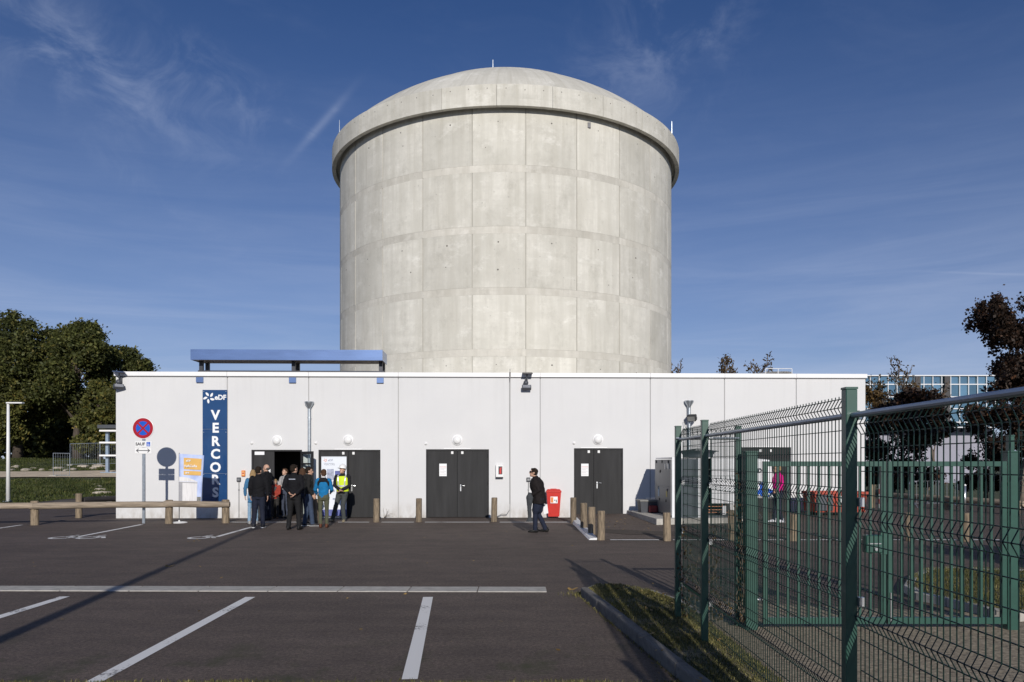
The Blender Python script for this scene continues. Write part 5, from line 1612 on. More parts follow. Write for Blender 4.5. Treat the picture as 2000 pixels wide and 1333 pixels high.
def bare_tree(p, H, label, seed, leaf_n, group, material, spread=.5, name='bare_tree', dens=1.0, size=.11, minr=.006):
    e = empty(name, p, 0, label, 'tree', group)
    rr = random.Random(seed); mb = MB(); ends = []
    def grow(a, d, L, r, lev):
        pts = [a]; rad = [r]; v_ = d.copy()
        for i in range(3):
            v_ = (v_ + Vector((rr.gauss(0, .14), rr.gauss(0, .14), rr.gauss(.05, .08)))).normalized()
            pts.append(pts[-1] + v_ * L / 3); rad.append(r * (1 - .2 * (i + 1)))
        mb.loft(pts, [max(minr, q) for q in rad], n=5 if lev < 2 else 3, cap=False)
        if lev >= 2: ends.extend(pts[1:])
        if lev < 5:
            for k in range(rr.choice((2, 3, 3)) if lev < 4 else 2):
                i = rr.choice((1, 2, 3, 3)); nd = (v_ + Vector((rr.gauss(0, spread), rr.gauss(0, spread), rr.gauss(.15, .25)))).normalized()
                grow(pts[i], nd, L * rr.uniform(.58, .78), rad[i] * .62, lev + 1)
    grow(Vector((0, 0, 0)), Vector((0, 0, 1)), H * .30, H * .016, 0)
    zmax = max(v_[2] for v_ in mb.v); f_ = H / zmax
    mb.v = [(x * f_, y * f_, z * f_) for x, y, z in mb.v]
    mb.build('trunk', M['twig'], e, fix=False)
    if leaf_n:
        E = np.array([tuple(q * f_) for q in ends]); P = E[RNG.integers(0, len(E), leaf_n)] + RNG.normal(0, .15, (leaf_n, 3))
        n = leaf_n; nr = RNG.normal(0, 1, (n, 3)); nr /= np.linalg.norm(nr, axis=1)[:, None]
        t = np.cross(nr, RNG.normal(0, 1, (n, 3))); t /= np.linalg.norm(t, axis=1)[:, None]; b2 = np.cross(nr, t); s_ = size * RNG.uniform(.6, 1.4, n)[:, None]
        V_ = np.stack([P - t * s_, P + b2 * s_ * .7, P + t * s_, P - b2 * s_ * .7], 1).reshape(-1, 3)
        link('crown', np_mesh('crown', V_, np.arange(4 * n).reshape(-1, 4), material), None, e)
    return e
for (px, top, d, s_, lf, lb_) in ((1358, 690, 62, 12, 500, 'nearly bare tree top showing above the roof next to the tower'), (1400, 694, 60, 15, 900, 'half bare tree top showing above the roof between two thinner ones'), (1432, 696, 64, 19, 1800, 'thin brown tree top showing above the roof beside the skylight')):
    x = (px - CX) / F_PX * d; bare_tree(Vector((x, d, -.05)), CAM_H + (HY - top) * d / F_PX, lb_, s_, lf, 'tree tops above the roof', M['leaf_brown'], .55, minr=.026, size=.10)
# trees beside the glass building
def px_tree(name, px, d, ytop, wpx, ybot, label, n, material, seed, size, sub=70, shell=.35, lim=30):
    base = Vector(((px - CX) / F_PX * d, d, 0)); k = d / F_PX
    H = CAM_H + (HY - ytop) * k; Wd = wpx * k / 2; zb = max(.3, CAM_H + (HY - ybot) * k)
    e = empty(name, base, 0, label, 'tree')
    rr = random.Random(seed); bl = [(0, 0, (H + zb) / 2, Wd * .5, Wd * .5, (H - zb) * .36, 1.2)]
    for i in range(16):
        a = rr.uniform(0, 6.28); t = rr.uniform(.05, .95); ring = math.sqrt(max(.04, 1 - ((t - .42) / .58) ** 2)); q = rr.uniform(.4, .78) * ring
        bl.append((math.cos(a) * Wd * q, math.sin(a) * Wd * q, zb + (H - zb) * t, Wd * rr.uniform(.20, .32), Wd * rr.uniform(.2, .32), (H - zb) * rr.uniform(.06, .11), .8))
    cr, C = make_crown('crown', bl, n, size, material, e, shell, sub=sub)
    make_trunk(e, H * .85, .02 * H, C, lim, seed)
    return e
px_tree('maple_tree', 1762, 44, 752, 190, 985, 'bushy dark brown leaved tree between the white building and the glass facade', 17000, M['leaf_copper'], 21, .13)
px_tree('maple_tree', 1700, 47, 760, 90, 970, 'smaller russet tree right behind the corner of the white building', 5500, M['leaf_brown'], 25, .11)
for (px, d, top, n_, s_, lb_) in ((1996, 33, 572, 34000, 31, 'tall dark copper leaved tree rising above the fence beside the glass building'), (2062, 35, 560, 14000, 37, 'dark copper leaved tree crowding against the taller one beside the fence')):
    bare_tree(Vector(((px - CX) / F_PX * d, d, 0)), CAM_H + (HY - top) * d / F_PX, lb_, s_, n_, 'copper leaved trees by the glass building', M['leaf_copper'], .55, 'copper_beech', size=.07)
px_tree('copper_beech', 2010, 34.5, 690, 200, 985, 'dense dark copper leaved shrub filling the space behind the fence', 20000, M['leaf_copper'], 29, .085)
px_tree('copper_beech', 1925, 38, 800, 120, 985, 'low dark copper leaved tree before the grey wall', 8000, M['leaf_copper'], 23, .10)
for (px, top, d, s_, lb_) in ((1745, 690, 48, 4, 'thin half bare tree with golden leaves rising above the roof corner'), (1815, 712, 52, 6, 'thin bare tree in front of the glass facade')):
    x = (px - CX) / F_PX * d; bare_tree(Vector((x, d, 0)), CAM_H + (HY - top) * d / F_PX, lb_, s_, 1500 if s_ == 4 else 350, 'thin trees by the glass building', M['leaf_brown'], .42, minr=.02, size=.09)

# unseen shrub row added right of the gate to cast a ground shadow
e = empty('unseen_hedge', (9.6, 12.2, 0), 0, 'unseen clipped shrub row added to shade the ground beyond the gate', 'unseen_hedge')
bl = [(i * .55, 0, z, .5, .45, .4, 1) for i in range(9) for z in (.4, 1.0, 1.45)]
make_crown('crown', bl, 14000, .06, M['leaf_unseen_hedge'], e, .2)
MB().tube((0, 0, 0), (0, 0, 1.2), .05).tube((2, 0, 0), (2, 0, 1.2), .05).tube((4, 0, 0), (4, 0, 1.2), .05).build('trunk', M['bark'], e)

# ------------------------------------------------------------------ glass building
GD = 72.0; gk = GD / F_PX
gx = lambda px: (px - CX) * gk
gz = lambda py: CAM_H + (HY - py) * gk
gb_ = empty('glass_building', (gx(1560), GD, 0), 0, 'office building with blue glazed upper floors and white mullions behind the trees', 'building')
X0, X1 = 0.0, gx(1962) - gx(1560)
rows = [735, 751, 775.5, 798.5, 825, 835]
MB().box(X0, X1, .25, 12, gz(835), gz(735)).build('wall', M['facade_wall'], gb_)
MB().box(X0, X1, 1.8, 11.8, -.05, gz(835) - .01).build('lower_wall', M['facade_wall'], gb_)
MB().box(X0 - .2, X1 + .2, -.1, 12.2, gz(735), gz(733)).build('roof_edge', M['facade_white'], gb_)
ncol = 23; cw = (X1 - X0) / ncol
for r_ in range(5):
    za, zb_ = gz(rows[r_ + 1]), gz(rows[r_])
    me = MB().box(.035, cw - .035, .12, .16, za + .05, zb_ - .05).mesh('pane', M['facade_glass'])
    for c in range(ncol):
        o = link('pane', me, None, gb_); o.location = (X0 + c * cw, 0, 0); o.rotation_euler = (RNG.normal(0, .004), 0, RNG.normal(0, .004))
for c in range(ncol + 1): MB().box(X0 + c * cw - .032, X0 + c * cw + .032, 0, .24, gz(835), gz(735)).build('mullion', M['facade_white'], gb_)
for r_ in rows[1:]: MB().box(X0, X1, .02, .23, gz(r_) - .045, gz(r_) + .045).build('transom', M['facade_white'], gb_)
for px in (1792, 1849): MB().box(gx(px) - gx(1560) - .24, gx(px) - gx(1560) + .24, -.12, -.005, gz(835), gz(735)).build('column', M['facade_dark'], gb_)

# ------------------------------------------------------------------ things beyond the gate
p = ground_at(1640, 1003, .2); d = 24.6
x0, x1 = (1592 - CX) / F_PX * d, (1691 - CX) / F_PX * d
za = apron_h(11, d) + .01
e = empty('waste_skip', (x0, d, za), W_ANG, 'rust red steel waste skip with ribs in front of the wall end', 'skip')
w = x1 - x0
MB().poly([(0, 0, .10), (w, 0, .10), (w, .85, .10), (0, .85, .10), (-.03, -.04, .70), (w + .03, -.04, .70), (w + .03, .9, .70), (-.03, .9, .70)], [(0, 3, 2, 1), (0, 1, 5, 4), (1, 2, 6, 5), (2, 3, 7, 6), (3, 0, 4, 7)]).build('body', M['skip_red'], e)
MB().box(-.07, w + .07, -.08, -.02, .68, .76).box(-.07, w + .07, .87, .93, .68, .76).box(-.07, -.01, -.02, .87, .68, .76).box(w + .01, w + .07, -.02, .87, .68, .76).build('rim', M['skip_red'], e)
for i in range(6): MB().box(.06 + i * (w - .16) / 5, .12 + i * (w - .16) / 5, -.085, -.01, .12, .68).build('rib', M['skip_red'], e)
MB().box(.1, .25, 0, .8, 0, .10).box(w - .25, w - .1, 0, .8, 0, .10).build('skid', M['black'], e)
MB().box(.02, .55, -.075, -.02, .16, .66).build('end_plate', M['dark_grey'], e)
MB().box(w * .48, w * .53, -.09, -.05, .42, .62).build('label', M['print_white'], e)
# crowd barrier
p = ground_at(1775, 992); w = 2.1
e = empty('crowd_barrier', p, R(4), 'galvanised steel crowd barrier standing beyond the gate', 'barrier')
mb = MB(); mb.loft([(.0, 0, .18), (0, 0, .95), (.05, 0, 1.05), (.15, 0, 1.1), (w - .15, 0, 1.1), (w - .05, 0, 1.05), (w, 0, .95), (w, 0, .18), (0, 0, .18)], [.02] * 9, n=7); mb.build('frame', M['metal_light'], e)
me = MB().tube((0, 0, .18), (0, 0, 1.1), .009, 6).mesh('bar', M['metal_light'])
for i in range(17): o = link('bar', me, None, e); o.location = (.1 + i * (w - .2) / 16, 0, 0)
for x in (.2, w - .2): MB().loft([(x, -.3, 0), (x, -.2, .12), (x, 0, .18), (x, .2, .12), (x, .3, 0)], [.018] * 5, n=6).build('foot', M['metal_light'], e)
# galvanised post, striped post
p = ground_at(1884, 1000)
e = empty('steel_post', p, 0, 'galvanised steel post with rounded cap beyond the gate', 'post')
MB().tube((0, 0, 0), (0, 0, 1.0), .055, 12).build('post', M['metal_light'], e, smooth=True); MB().ball((0, 0, 1.0), (.06, .06, .05)).build('cap', M['white_plastic'], e, smooth=True)
p = ground_at(1719, 1004)
e = empty('marker_post', p, 0, 'red and white marker post behind the gate', 'post')
for i in range(6): MB().box(-.05, .05, -.02, .02, i * .18 + .002, (i + 1) * .18, bev=.004).build('band', M['red'] if i % 2 == 0 else M['print_white'], e)
p = ground_at(1704, 1003)
e = empty('timber_post', p, 0, 'pale square timber post beside the red and white marker', 'post')
MB().box(-.07, .07, -.07, .07, 0, 1.02, bev=.01).build('post', M['wood'], e); MB().box(-.08, .08, -.08, .08, 1.02, 1.05).build('cap', M['wood'], e)
# far log rail
lb3 = empty('log_barrier', ground_at(1820, 992), 0, 'low thick log rail along the kerb beyond the gate', 'barrier')
o2 = ground_at(1820, 992)
A_, B_, C_ = ground_at(1735, 985), ground_at(1850, 996), ground_at(1985, 1007)
for i, q in enumerate((A_, B_, C_)): place_post(lb3, q - o2, .52, .12, 60 + i)
rail_between(lb3, A_ + Vector((-.2, -.12, .42)), B_ + Vector((.1, -.12, .42)), .12, 8, o2); rail_between(lb3, B_ + Vector((-.1, -.12, .42)), C_ + Vector((.2, -.12, .42)), .12, 9, o2)
# verge and kerb behind it
sheet('far_lawn', [ground_at(1700, 962), ground_at(1790, 975), ground_at(1990, 992), ground_at(2150, 995), (60, 60), (24, 70)], .012, M['grass_ground'])
a, b_ = ground_at(1735, 974), ground_at(1990, 994)
kb = tag(empty('lawn_kerb', a, math.atan2(b_.y - a.y, b_.x - a.x)), None, None, None, 'structure')
Lk = (b_ - a).length; n = int(Lk)
for i in range(n): o = MB().box(.005, Lk / n - .005, -.1, .1, -.02, .12, bev=.01).build('kerbstone', M['pale_concrete'], kb); o.location = (i * Lk / n, 0, 0)
for (x, r_) in ((1560, 1), (1640, 2)):
    pass
# weed at the wall foot
p = BM @ Vector((S(751), -.08, 0)); rr = random.Random(4); mb = MB()
for k in range(7):
    q = Vector((0, 0, 0)); dv = Vector((rr.uniform(-.1, .9), rr.uniform(-.5, .1), rr.uniform(.3, .8))).normalized(); pts = [q]
    for i in range(4): dv = (dv + Vector((rr.gauss(0, .25), rr.gauss(0, .25), rr.gauss(0, .2)))).normalized(); pts.append(pts[-1] + dv * .09)
    mb.loft(pts, [.006, .005, .004, .004, .003], n=4)
e = empty('dry_weed', p, 0, 'dry twiggy weed at the wall foot beside the bollard', 'weed'); mb.build('stem', M['twig'], e)

# ------------------------------------------------------------------ people
SKIN = mat('skin', (.50, .30, .21), .55, var=.06, scale=12)
HAIR = {'dark': mat('hair_dark', (.022, .016, .012), .9, spec=.1, var=.3, scale=40), 'brown': mat('hair_brown', (.075, .042, .026), .9, spec=.1, var=.3, scale=40),
        'grey': mat('hair_grey', (.10, .09, .08), .9, spec=.1, var=.3, scale=40), 'blond': mat('hair_blond', (.30, .20, .10), .9, spec=.1, var=.3, scale=40)}
cloth_cache = {}
def cloth(c, rough=.85):
    key = (c, rough)
    if key not in cloth_cache: cloth_cache[key] = mat('cloth', c, rough, var=.14, scale=9, spec=.25, bump=.25, bscale=28)
    return cloth_cache[key]
def remesh(mb, name, vox, material, parent, wrinkle=0.0, smooth=3, seed=0):
    me = mb.mesh(name, material)
    o = bpy.data.objects.new(name, me); COL.objects.link(o)
    m1 = o.modifiers.new('r', 'REMESH'); m1.mode = 'VOXEL'; m1.voxel_size = vox
    if smooth:
        m2 = o.modifiers.new('s', 'SMOOTH'); m2.factor = .5; m2.iterations = smooth
    dg = bpy.context.evaluated_depsgraph_get()
    me2 = bpy.data.meshes.new_from_object(o.evaluated_get(dg))
    bpy.data.objects.remove(o)
    me2.name = name
    if wrinkle:
        co = np.empty(len(me2.vertices) * 3); me2.vertices.foreach_get('co', co); co = co.reshape(-1, 3)
        nr = np.empty(len(me2.vertices) * 3); me2.vertices.foreach_get('normal', nr); nr = nr.reshape(-1, 3)
        d = np.array([mnoise.noise(Vector((c[0] * 9 + seed, c[1] * 9, c[2] * 17))) for c in co]) + .5 * np.array([mnoise.noise(Vector((c[0] * 22 + seed, c[1] * 22, c[2] * 30))) for c in co])
        co = co + nr * (d * wrinkle)[:, None]
        me2.vertices.foreach_set('co', co.ravel())
    me2.materials.clear(); me2.materials.append(material)
    me2.polygons.foreach_set('use_smooth', [True] * len(me2.polygons)); me2.update()
    return link(name, me2, None, parent)
Vv = Vector
def person(loc, yaw, H, label, top, legs_c, shoes_c, hair=('dark', 'short'), arms=None, legs=None, lean=0.0, head_yaw=0, head_pitch=0, top_rough=.85, top_len=.88, bulk=1.0, hood=False, female=False, sole=None, seed=0, skin_top=None):
    """local frame: +y is forward, +x the person's right... built upright at 1.75 m, then scaled"""
    k = H / 1.75
    e = empty('person', loc, R(yaw), label, 'person', None)
    def T(p):                                        # lean the upper body forward about the hips
        p = Vv(p)
        if lean and p.z > .92:
            dz = p.z - .92; a = R(lean) * min(1.0, dz / .3)
            p = Vv((p.x, p.y + dz * math.sin(a), .92 + dz * math.cos(a)))
        return p * k
    sh = .165 if female else .185
    arms = arms or {}
    A = {}
    for sd, sg in (('L', -1), ('R', 1)):
        el, wr = arms.get(sd, ((sg * .235, -.02, 1.15), (sg * .235, .06, .91)))
        A[sd] = [Vv((sg * sh, 0, 1.43)), Vv(el), Vv(wr)]
    legs = legs or {}
    G = {}
    for sd, sg in (('L', -1), ('R', 1)):
        kn, an = legs.get(sd, ((sg * .105, .01, .49), (sg * .11, -.02, .085)))
        G[sd] = [Vv((sg * .085, 0, .93)), Vv(kn), Vv(an)]
    hc = T((0, .015, 1.625))
    Hm = Matrix.Translation(hc) @ Matrix.Rotation(R(head_yaw), 4, 'Z') @ Matrix.Rotation(R(-head_pitch - lean * .3), 4, 'X')
    # ---- body: one continuous skin surface
    b = MB()
    b.loft([T((0, 0, .86)), T((0, 0, .95)), T((0, 0, 1.1)), T((0, .0, 1.3)), T((0, -.01, 1.42)), T((0, -.01, 1.47))], [(x * k, y * k) for x, y in ((.12, .09), (.145, .10), (.125, .09), (.15, .10), (.14, .08), (.06, .06))], n=16)
    b.loft([T((0, -.012, 1.43)), T((0, -.005, 1.50)), T((0, .01, 1.56))], [.058 * k, .053 * k, .055 * k], n=12)
    hb = MB()
    hb.ball((0, -.005, .02), (.076, .098, .105), 16, 12); hb.ball((0, .022, -.058), (.056, .070, .062), 14, 10)
    hb.loft([(0, .088, .012), (0, .108, -.018), (0, .112, -.030), (0, .095, -.040)], [.009, .013, .016, .010], n=8)
    for sg in (-1, 1): hb.ball((sg * .077, -.012, -.01), (.012, .022, .033), 8, 6)
    hb.ball((0, .085, -.068), (.022, .012, .006), 8, 6); hb.ball((0, .072, -.108), (.022, .018, .014), 8, 6)
    base = len(b.v); b.v += [tuple(Hm @ (Vv(p) * k)) for p in hb.v]; b.f += [tuple(base + i for i in f) for f in hb.f]; b.m += hb.m
    for sd, sg in (('L', -1), ('R', 1)):
        s_, el, wr = A[sd]
        b.loft([T(s_), T(s_.lerp(el, .5)), T(el), T(el.lerp(wr, .4)), T(wr)], [x * k for x in (.048, .045, .038, .036, .026)], n=10)
        d = (T(wr) - T(el)).normalized(); side = Vv((0, 1, 0)) if abs(d.y) < .8 else Vv((0, 0, 1))
        side = (side - d * side.dot(d)).normalized(); nrm = d.cross(side)
        pw_ = T(wr)
        b.loft([pw_, pw_ + d * .035 * k, pw_ + d * .085 * k], [(.022 * k, .016 * k), (.040 * k, .016 * k), (.038 * k, .014 * k)], side=side, n=10)
        curl = nrm * sg * -1
        for q, (off, ln) in enumerate(((-.030, .062), (-.010, .075), (.010, .070), (.029, .055))):
            a0 = pw_ + d * .08 * k + side * off * k
            b.loft([a0, a0 + d * ln * .45 * k + curl * .006 * k, a0 + d * ln * .8 * k + curl * .022 * k, a0 + d * ln * .95 * k + curl * .04 * k], [.0092 * k, .0088 * k, .008 * k, .006 * k], n=7)
        a0 = pw_ + d * .03 * k + side * .036 * k
        b.loft([a0, a0 + d * .03 * k + side * .022 * k + curl * .006 * k, a0 + d * .06 * k + side * .026 * k + curl * .018 * k], [.011 * k, .010 * k, .007 * k], n=7)
        h_, kn, an = G[sd]
        b.loft([T(h_), T(h_.lerp(kn, .5)), T(kn), T(kn.lerp(an, .4)), T(an)], [x * k for x in (.075, .066, .05, .046, .036)], n=10)
        fd = Vv((sg * .12, 1, 0)).normalized()
        b.loft([T(an + Vv((0, -.03, -.03))), T(an + fd * .06 + Vv((0, 0, -.045))), T(an + fd * .15 + Vv((0, 0, -.06)))], [(.03 * k, .035 * k), (.036 * k, .028 * k), (.03 * k, .016 * k)], n=8)
    remesh(b, 'body', .0085, SKIN, e, smooth=2)
    ey = MB()
    for sg in (-1, 1): ey.ball(Hm @ (Vv((sg * .031, .083, .012)) * k), .0095 * k, 8, 6)
    ey.build('eyes', M['print_dark'], e, smooth=True)
    br = MB()
    for sg in (-1, 1): br.loft([Hm @ (Vv((sg * .016, .092, .032)) * k), Hm @ (Vv((sg * .048, .080, .032)) * k)], [.005 * k, .004 * k], n=5)
    br.build('eyebrows', HAIR[hair[0]] if hair[0] in HAIR else HAIR['dark'], e)
    # ---- trousers
    t = MB(); z0 = .085
    t.loft([T((0, 0, .82)), T((0, -.005, .90)), T((0, 0, 1.0)), T((0, 0, 1.05))], [((.155 if female else .15) * k * bulk, .112 * k * bulk), ((.175 if female else .165) * k * bulk, .125 * k * bulk), (.155 * k * bulk, .115 * k * bulk), (.145 * k * bulk, .108 * k * bulk)], n=18)
    lw = .82 if female else 1.0
    for sd, sg in (('L', -1), ('R', 1)):
        h_, kn, an = G[sd]
        t.loft([T(h_ + Vv((0, 0, .02))), T(h_.lerp(kn, .35)), T(h_.lerp(kn, .8)), T(kn), T(kn.lerp(an, .4)), T(kn.lerp(an, .85)), T(an + Vv((0, 0, -.03)))], [x * k * lw * (bulk if i < 3 else 1) for i, x in enumerate((.100, .093, .075, .070, .069, .064, .066))], n=14)
    remesh(t, 'trousers', .013, cloth(legs_c), e, .007, 2, seed)
    # ---- jacket
    j = MB()
    tl = top_len
    wf = .93 if female else 1.0
    rows_ = [(tl, .178, .130), (tl + .12, .168, .126), (1.10, .160, .122), (1.28, .188, .132), (1.38, .188, .118), (1.445, .135, .090), (1.485, .075, .075)]
    j.loft([T((0, -.003, z)) for z, _, _ in rows_], [(x * k * wf * bulk, y * k * wf * bulk) for _, x, y in rows_], n=20)
    for sd, sg in (('L', -1), ('R', 1)):
        s_, el, wr = A[sd]
        j.ball(T(s_ + Vv((sg * -.012, 0, -.012))), .078 * k * wf, 12, 8)
        wr2 = el.lerp(wr, .97)
        j.loft([T(s_), T(s_.lerp(el, .5)), T(el), T(el.lerp(wr2, .5)), T(wr2)], [x * k * wf for x in (.074, .068, .062, .055, .046)], n=12)
    j.loft([T((0, -.015, 1.44)), T((0, -.012, 1.50)), T((0, -.008, 1.535))], [.082 * k, .074 * k, .070 * k], n=14)
    if hood: j.ball(T((0, -.115, 1.44)), (.12 * k, .06 * k, .085 * k), 12, 8)
    remesh(j, 'jacket', .013, cloth(top, top_rough), e, .010, 2, seed + 5)
    # ---- shoes
    for sd, sg in (('L', -1), ('R', 1)):
        an = G[sd][2]; fd = Vv((sg * .12, 1, 0)).normalized(); zb_ = an.z - .085
        s1 = MB()
        g = lambda f_, z: T(Vv((an.x, an.y, 0)) + fd * f_ + Vv((0, 0, zb_ + z)))
        s1.loft([g(-.085, .045), g(-.05, .052), g(.02, .05), g(.10, .040), g(.165, .032), g(.195, .026)], [(.030 * k, .040 * k), (.040 * k, .052 * k), (.042 * k, .050 * k), (.048 * k, .036 * k), (.042 * k, .026 * k), (.020 * k, .014 * k)], side=(1, 0, 0), n=14)
        s1.loft([g(-.03, .06), g(-.025, .12)], [.046 * k, .044 * k], n=12)
        so = s1.build('shoe', cloth(shoes_c, .5), e, smooth=True)
        if sole:
            s2 = MB().loft([g(-.09, .012), g(.02, .012), g(.10, .012), g(.20, .012)], [(.042 * k, .012 * k), (.045 * k, .012 * k), (.052 * k, .012 * k), (.03 * k, .012 * k)], side=(1, 0, 0), n=12)
            s2.build('sole', cloth(sole, .6), so)
    # ---- hair
    kind = hair[1]
    if kind != 'none':
        hm = MB()
        if kind in ('short', 'long', 'bun'):
            hm.ball((0, -.020, .045), (.084, .098, .092), 16, 10); hm.ball((0, -.045, -.005), (.080, .072, .075), 14, 10)
            hm.ball((0, .055, .088), (.062, .035, .030), 10, 8)
        if kind == 'thin': hm.ball((0, -.055, -.012), (.079, .062, .052), 14, 10)
        if kind == 'long':
            hm.loft([(0, -.05, .05), (0, -.075, -.06), (0, -.085, -.18), (0, -.08, -.27)], [(.085, .06), (.095, .055), (.09, .045), (.05, .03)], n=14)
            for sg in (-1, 1): hm.loft([(sg * .07, .0, .04), (sg * .082, .005, -.05), (sg * .078, -.01, -.16)], [(.02, .035), (.022, .04), (.015, .025)], n=8)
        if kind == 'bun': hm.ball((0, -.115, .03), .042, 10, 8)
        q = MB(); q.v = [tuple(Hm @ (Vv(p) * k)) for p in hm.v]; q.f = hm.f; q.m = hm.m
        remesh(q, 'hair', .009, HAIR[hair[0]], e, .006, 1, seed)
    return e, T, Hm, k
def gp_(px, py): return ground_at(px, py)
BLK = (.006, .006, .008); NAVY = (.013, .017, .032); JEAN = (.045, .065, .11)
# arms folded behind the back, loosely
person(gp_(505, 1031), 6, 1.74, 'person in black jacket and navy trousers with white-soled shoes, back turned, outside the entrance', BLK, NAVY, (.03, .03, .035), ('dark', 'short'), {'R': ((.25, -.01, 1.16), (.262, -.03, .90))}, {'L': ((-.10, 0, .49), (-.13, -.03, .085)), 'R': ((.10, .02, .49), (.135, -.05, .085))}, sole=(.75, .75, .75), seed=1, head_yaw=-18, bulk=1.08)
p = gp_(494, 1024.5); person(p, 20, 1.64, 'person in light blue coat mostly hidden behind the black jacket at the entrance', (.05, .16, .30), (.22, .34, .46), (.3, .3, .3), ('blond', 'long'), seed=2, female=True, top_len=.70)
p = gp_(521, 1016.5); person(p, 75, 1.80, 'balding person in black jacket standing in the doorway looking towards the group', BLK, NAVY, (.02, .02, .02), ('grey', 'thin'), {'R': ((.24, .03, 1.15), (.20, .16, .95)), 'L': ((-.24, .06, 1.18), (-.14, .24, 1.12))}, seed=3, bulk=1.1)
e, T, Hm, k = person(gp_(537.5, 1013.5), 176, 1.31, 'child in dark red pullover and dark trousers standing in the doorway', (.30, .045, .030), (.03, .028, .026), (.16, .09, .05), ('blond', 'short'), {'R': ((.20, .06, 1.12), (.04, .20, 1.03)), 'L': ((-.21, .05, 1.12), (-.07, .19, 1.0))}, seed=4)
tap = MB().loft([T((-.05, .10, 1.42)), T((-.03, .135, 1.30)), T((0, .14, 1.2))], [(.07 * k, .02 * k), (.05 * k, .02 * k), (.01, .01)], n=8); tap.build('scarf', cloth((.07, .07, .07)), e)
e, T, Hm, k = person(gp_(557, 1011.5), 150, 1.66, 'person with tied hair in pale patterned top holding a white paper in the doorway', (.34, .33, .33), (.05, .06, .09), (.05, .05, .05), ('brown', 'bun'), {'R': ((.21, .10, 1.15), (.08, .26, 1.16)), 'L': ((-.21, .08, 1.15), (-.06, .26, 1.14))}, seed=5, female=True, head_pitch=-12)
MB().box(-.11, .11, -.003, .003, -.15, .15, Matrix.Translation(T((.02, .36, 1.20))) @ Matrix.Rotation(R(-35), 4, 'X')).build('paper', M['print_white'], e)
e, T, Hm, k = person(gp_(574, 1035), -4, 1.80, 'person in black jacket and black trousers, back turned, hands held behind, before the entrance', BLK, (.012, .012, .013), (.012, .012, .012), ('dark', 'short'), {'R': ((.25, -.06, 1.14), (.10, -.185, .96)), 'L': ((-.25, -.06, 1.16), (-.06, -.185, 1.00))}, {'L': ((-.11, .02, .49), (-.14, -.03, .085)), 'R': ((.12, .02, .49), (.16, -.04, .085))}, seed=6, head_yaw=-28, bulk=1.06)
MB().box(-.09, .09, -.004, .004, -.012, .012, Matrix.Translation(T((0, -.138, 1.36)))).build('back_print', mat('jacket_print', (.35, .38, .45), .6), e)
person(gp_(591, 1024), -15, 1.69, 'person with long brown hair and dark coat in the middle of the group', (.016, .014, .016), (.022, .026, .045), (.02, .02, .02), ('brown', 'long'), seed=7, female=True)
e, T, Hm, k = person(gp_(603, 1028), -72, 1.73, 'young person in black hooded sweatshirt and jeans facing the woman in blue', (.014, .014, .014), JEAN, (.03, .03, .035), ('dark', 'short'), {'R': ((.23, -.03, 1.15), (.235, .10, .93)), 'L': ((-.23, -.02, 1.15), (-.22, .12, .95))}, {'R': ((.10, .06, .49), (.11, .10, .085)), 'L': ((-.10, -.04, .49), (-.11, -.12, .085))}, seed=8, hood=True, sole=(.7, .7, .7))
MB().ball(T((.17, .05, 1.36)), (.02, .02, .03), 8, 6).build('badge', M['print_white'], e)
e, T, Hm, k = person(gp_(632, 1031), 8, 1.665, 'person in bright blue jacket, olive trousers and brown ankle boots, back turned', (.010, .155, .36), (.085, .088, .055), (.11, .040, .022), ('brown', 'short'), {'R': ((.24, .05, 1.14), (.20, .24, 1.06)), 'L': ((-.25, .04, 1.14), (-.22, .22, 1.0))}, {'L': ((-.095, .01, .49), (-.085, -.04, .085)), 'R': ((.095, .01, .49), (.095, -.03, .085))}, seed=9, female=True, head_yaw=12, bulk=1.05)
yk = MB().ball(T((0, -.085, 1.43)), (.135 * k, .062 * k, .075 * k), 14, 10)
for sg in (-1, 1): yk.loft([T((sg * .06, -.10, 1.43)), T((sg * .14, -.10, 1.36)), T((sg * .155, -.085, 1.26))], [.045 * k, .038 * k, .02 * k], n=10)
remesh(yk, 'hood', .011, cloth((.012, .012, .014)), e, .005, 2, 3)
MB().loft([T((0, -.02, 1.50)), T((0, -.02, 1.54))], [.072 * k, .07 * k], n=14).build('collar', cloth((.55, .55, .55)), e)
# helmeted guide
e, T, Hm, k = person(gp_(669, 1019.5), 178, 1.75, 'guide in white helmet and yellow hi-vis vest with hands folded, leaning by the poster', (.014, .014, .016), (.055, .062, .062), (.24, .20, .13), ('dark', 'short'), {'R': ((.24, .04, 1.14), (.03, .20, 1.01)), 'L': ((-.23, .03, 1.14), (-.01, .215, .99))}, {'R': ((.20, .02, .50), (.34, -.08, .085)), 'L': ((-.03, .08, .49), (-.06, .06, .085))}, seed=10, head_yaw=-25, head_pitch=-10)
vs = MB()
rows_ = [(.95, .192, .146), (1.10, .188, .146), (1.28, .206, .154), (1.37, .203, .140), (1.435, .165, .108)]
vs.loft([T((0, -.003, z)) for z, _, _ in rows_], [(x * k, y * k) for _, x, y in rows_], n=20)
for sg in (-1, 1): vs.loft([T((sg * .12, .02, 1.38)), T((sg * .14, 0, 1.45)), T((sg * .12, -.04, 1.44))], [(.055 * k, .03 * k)] * 3, n=10)
remesh(vs, 'vest', .012, mat('hi_vis_yellow', (.62, .78, .02), .7, var=.06, scale=14), e, .006, 1, 4)
rt = MB()
def band(z0_, z1_, ax_, ay_):
    rt.loft([T((0, -.003, z0_)), T((0, -.003, z1_))], [(ax_ * k, ay_ * k)] * 2, n=24, cap=False)
band(1.10, 1.15, .200, .160)
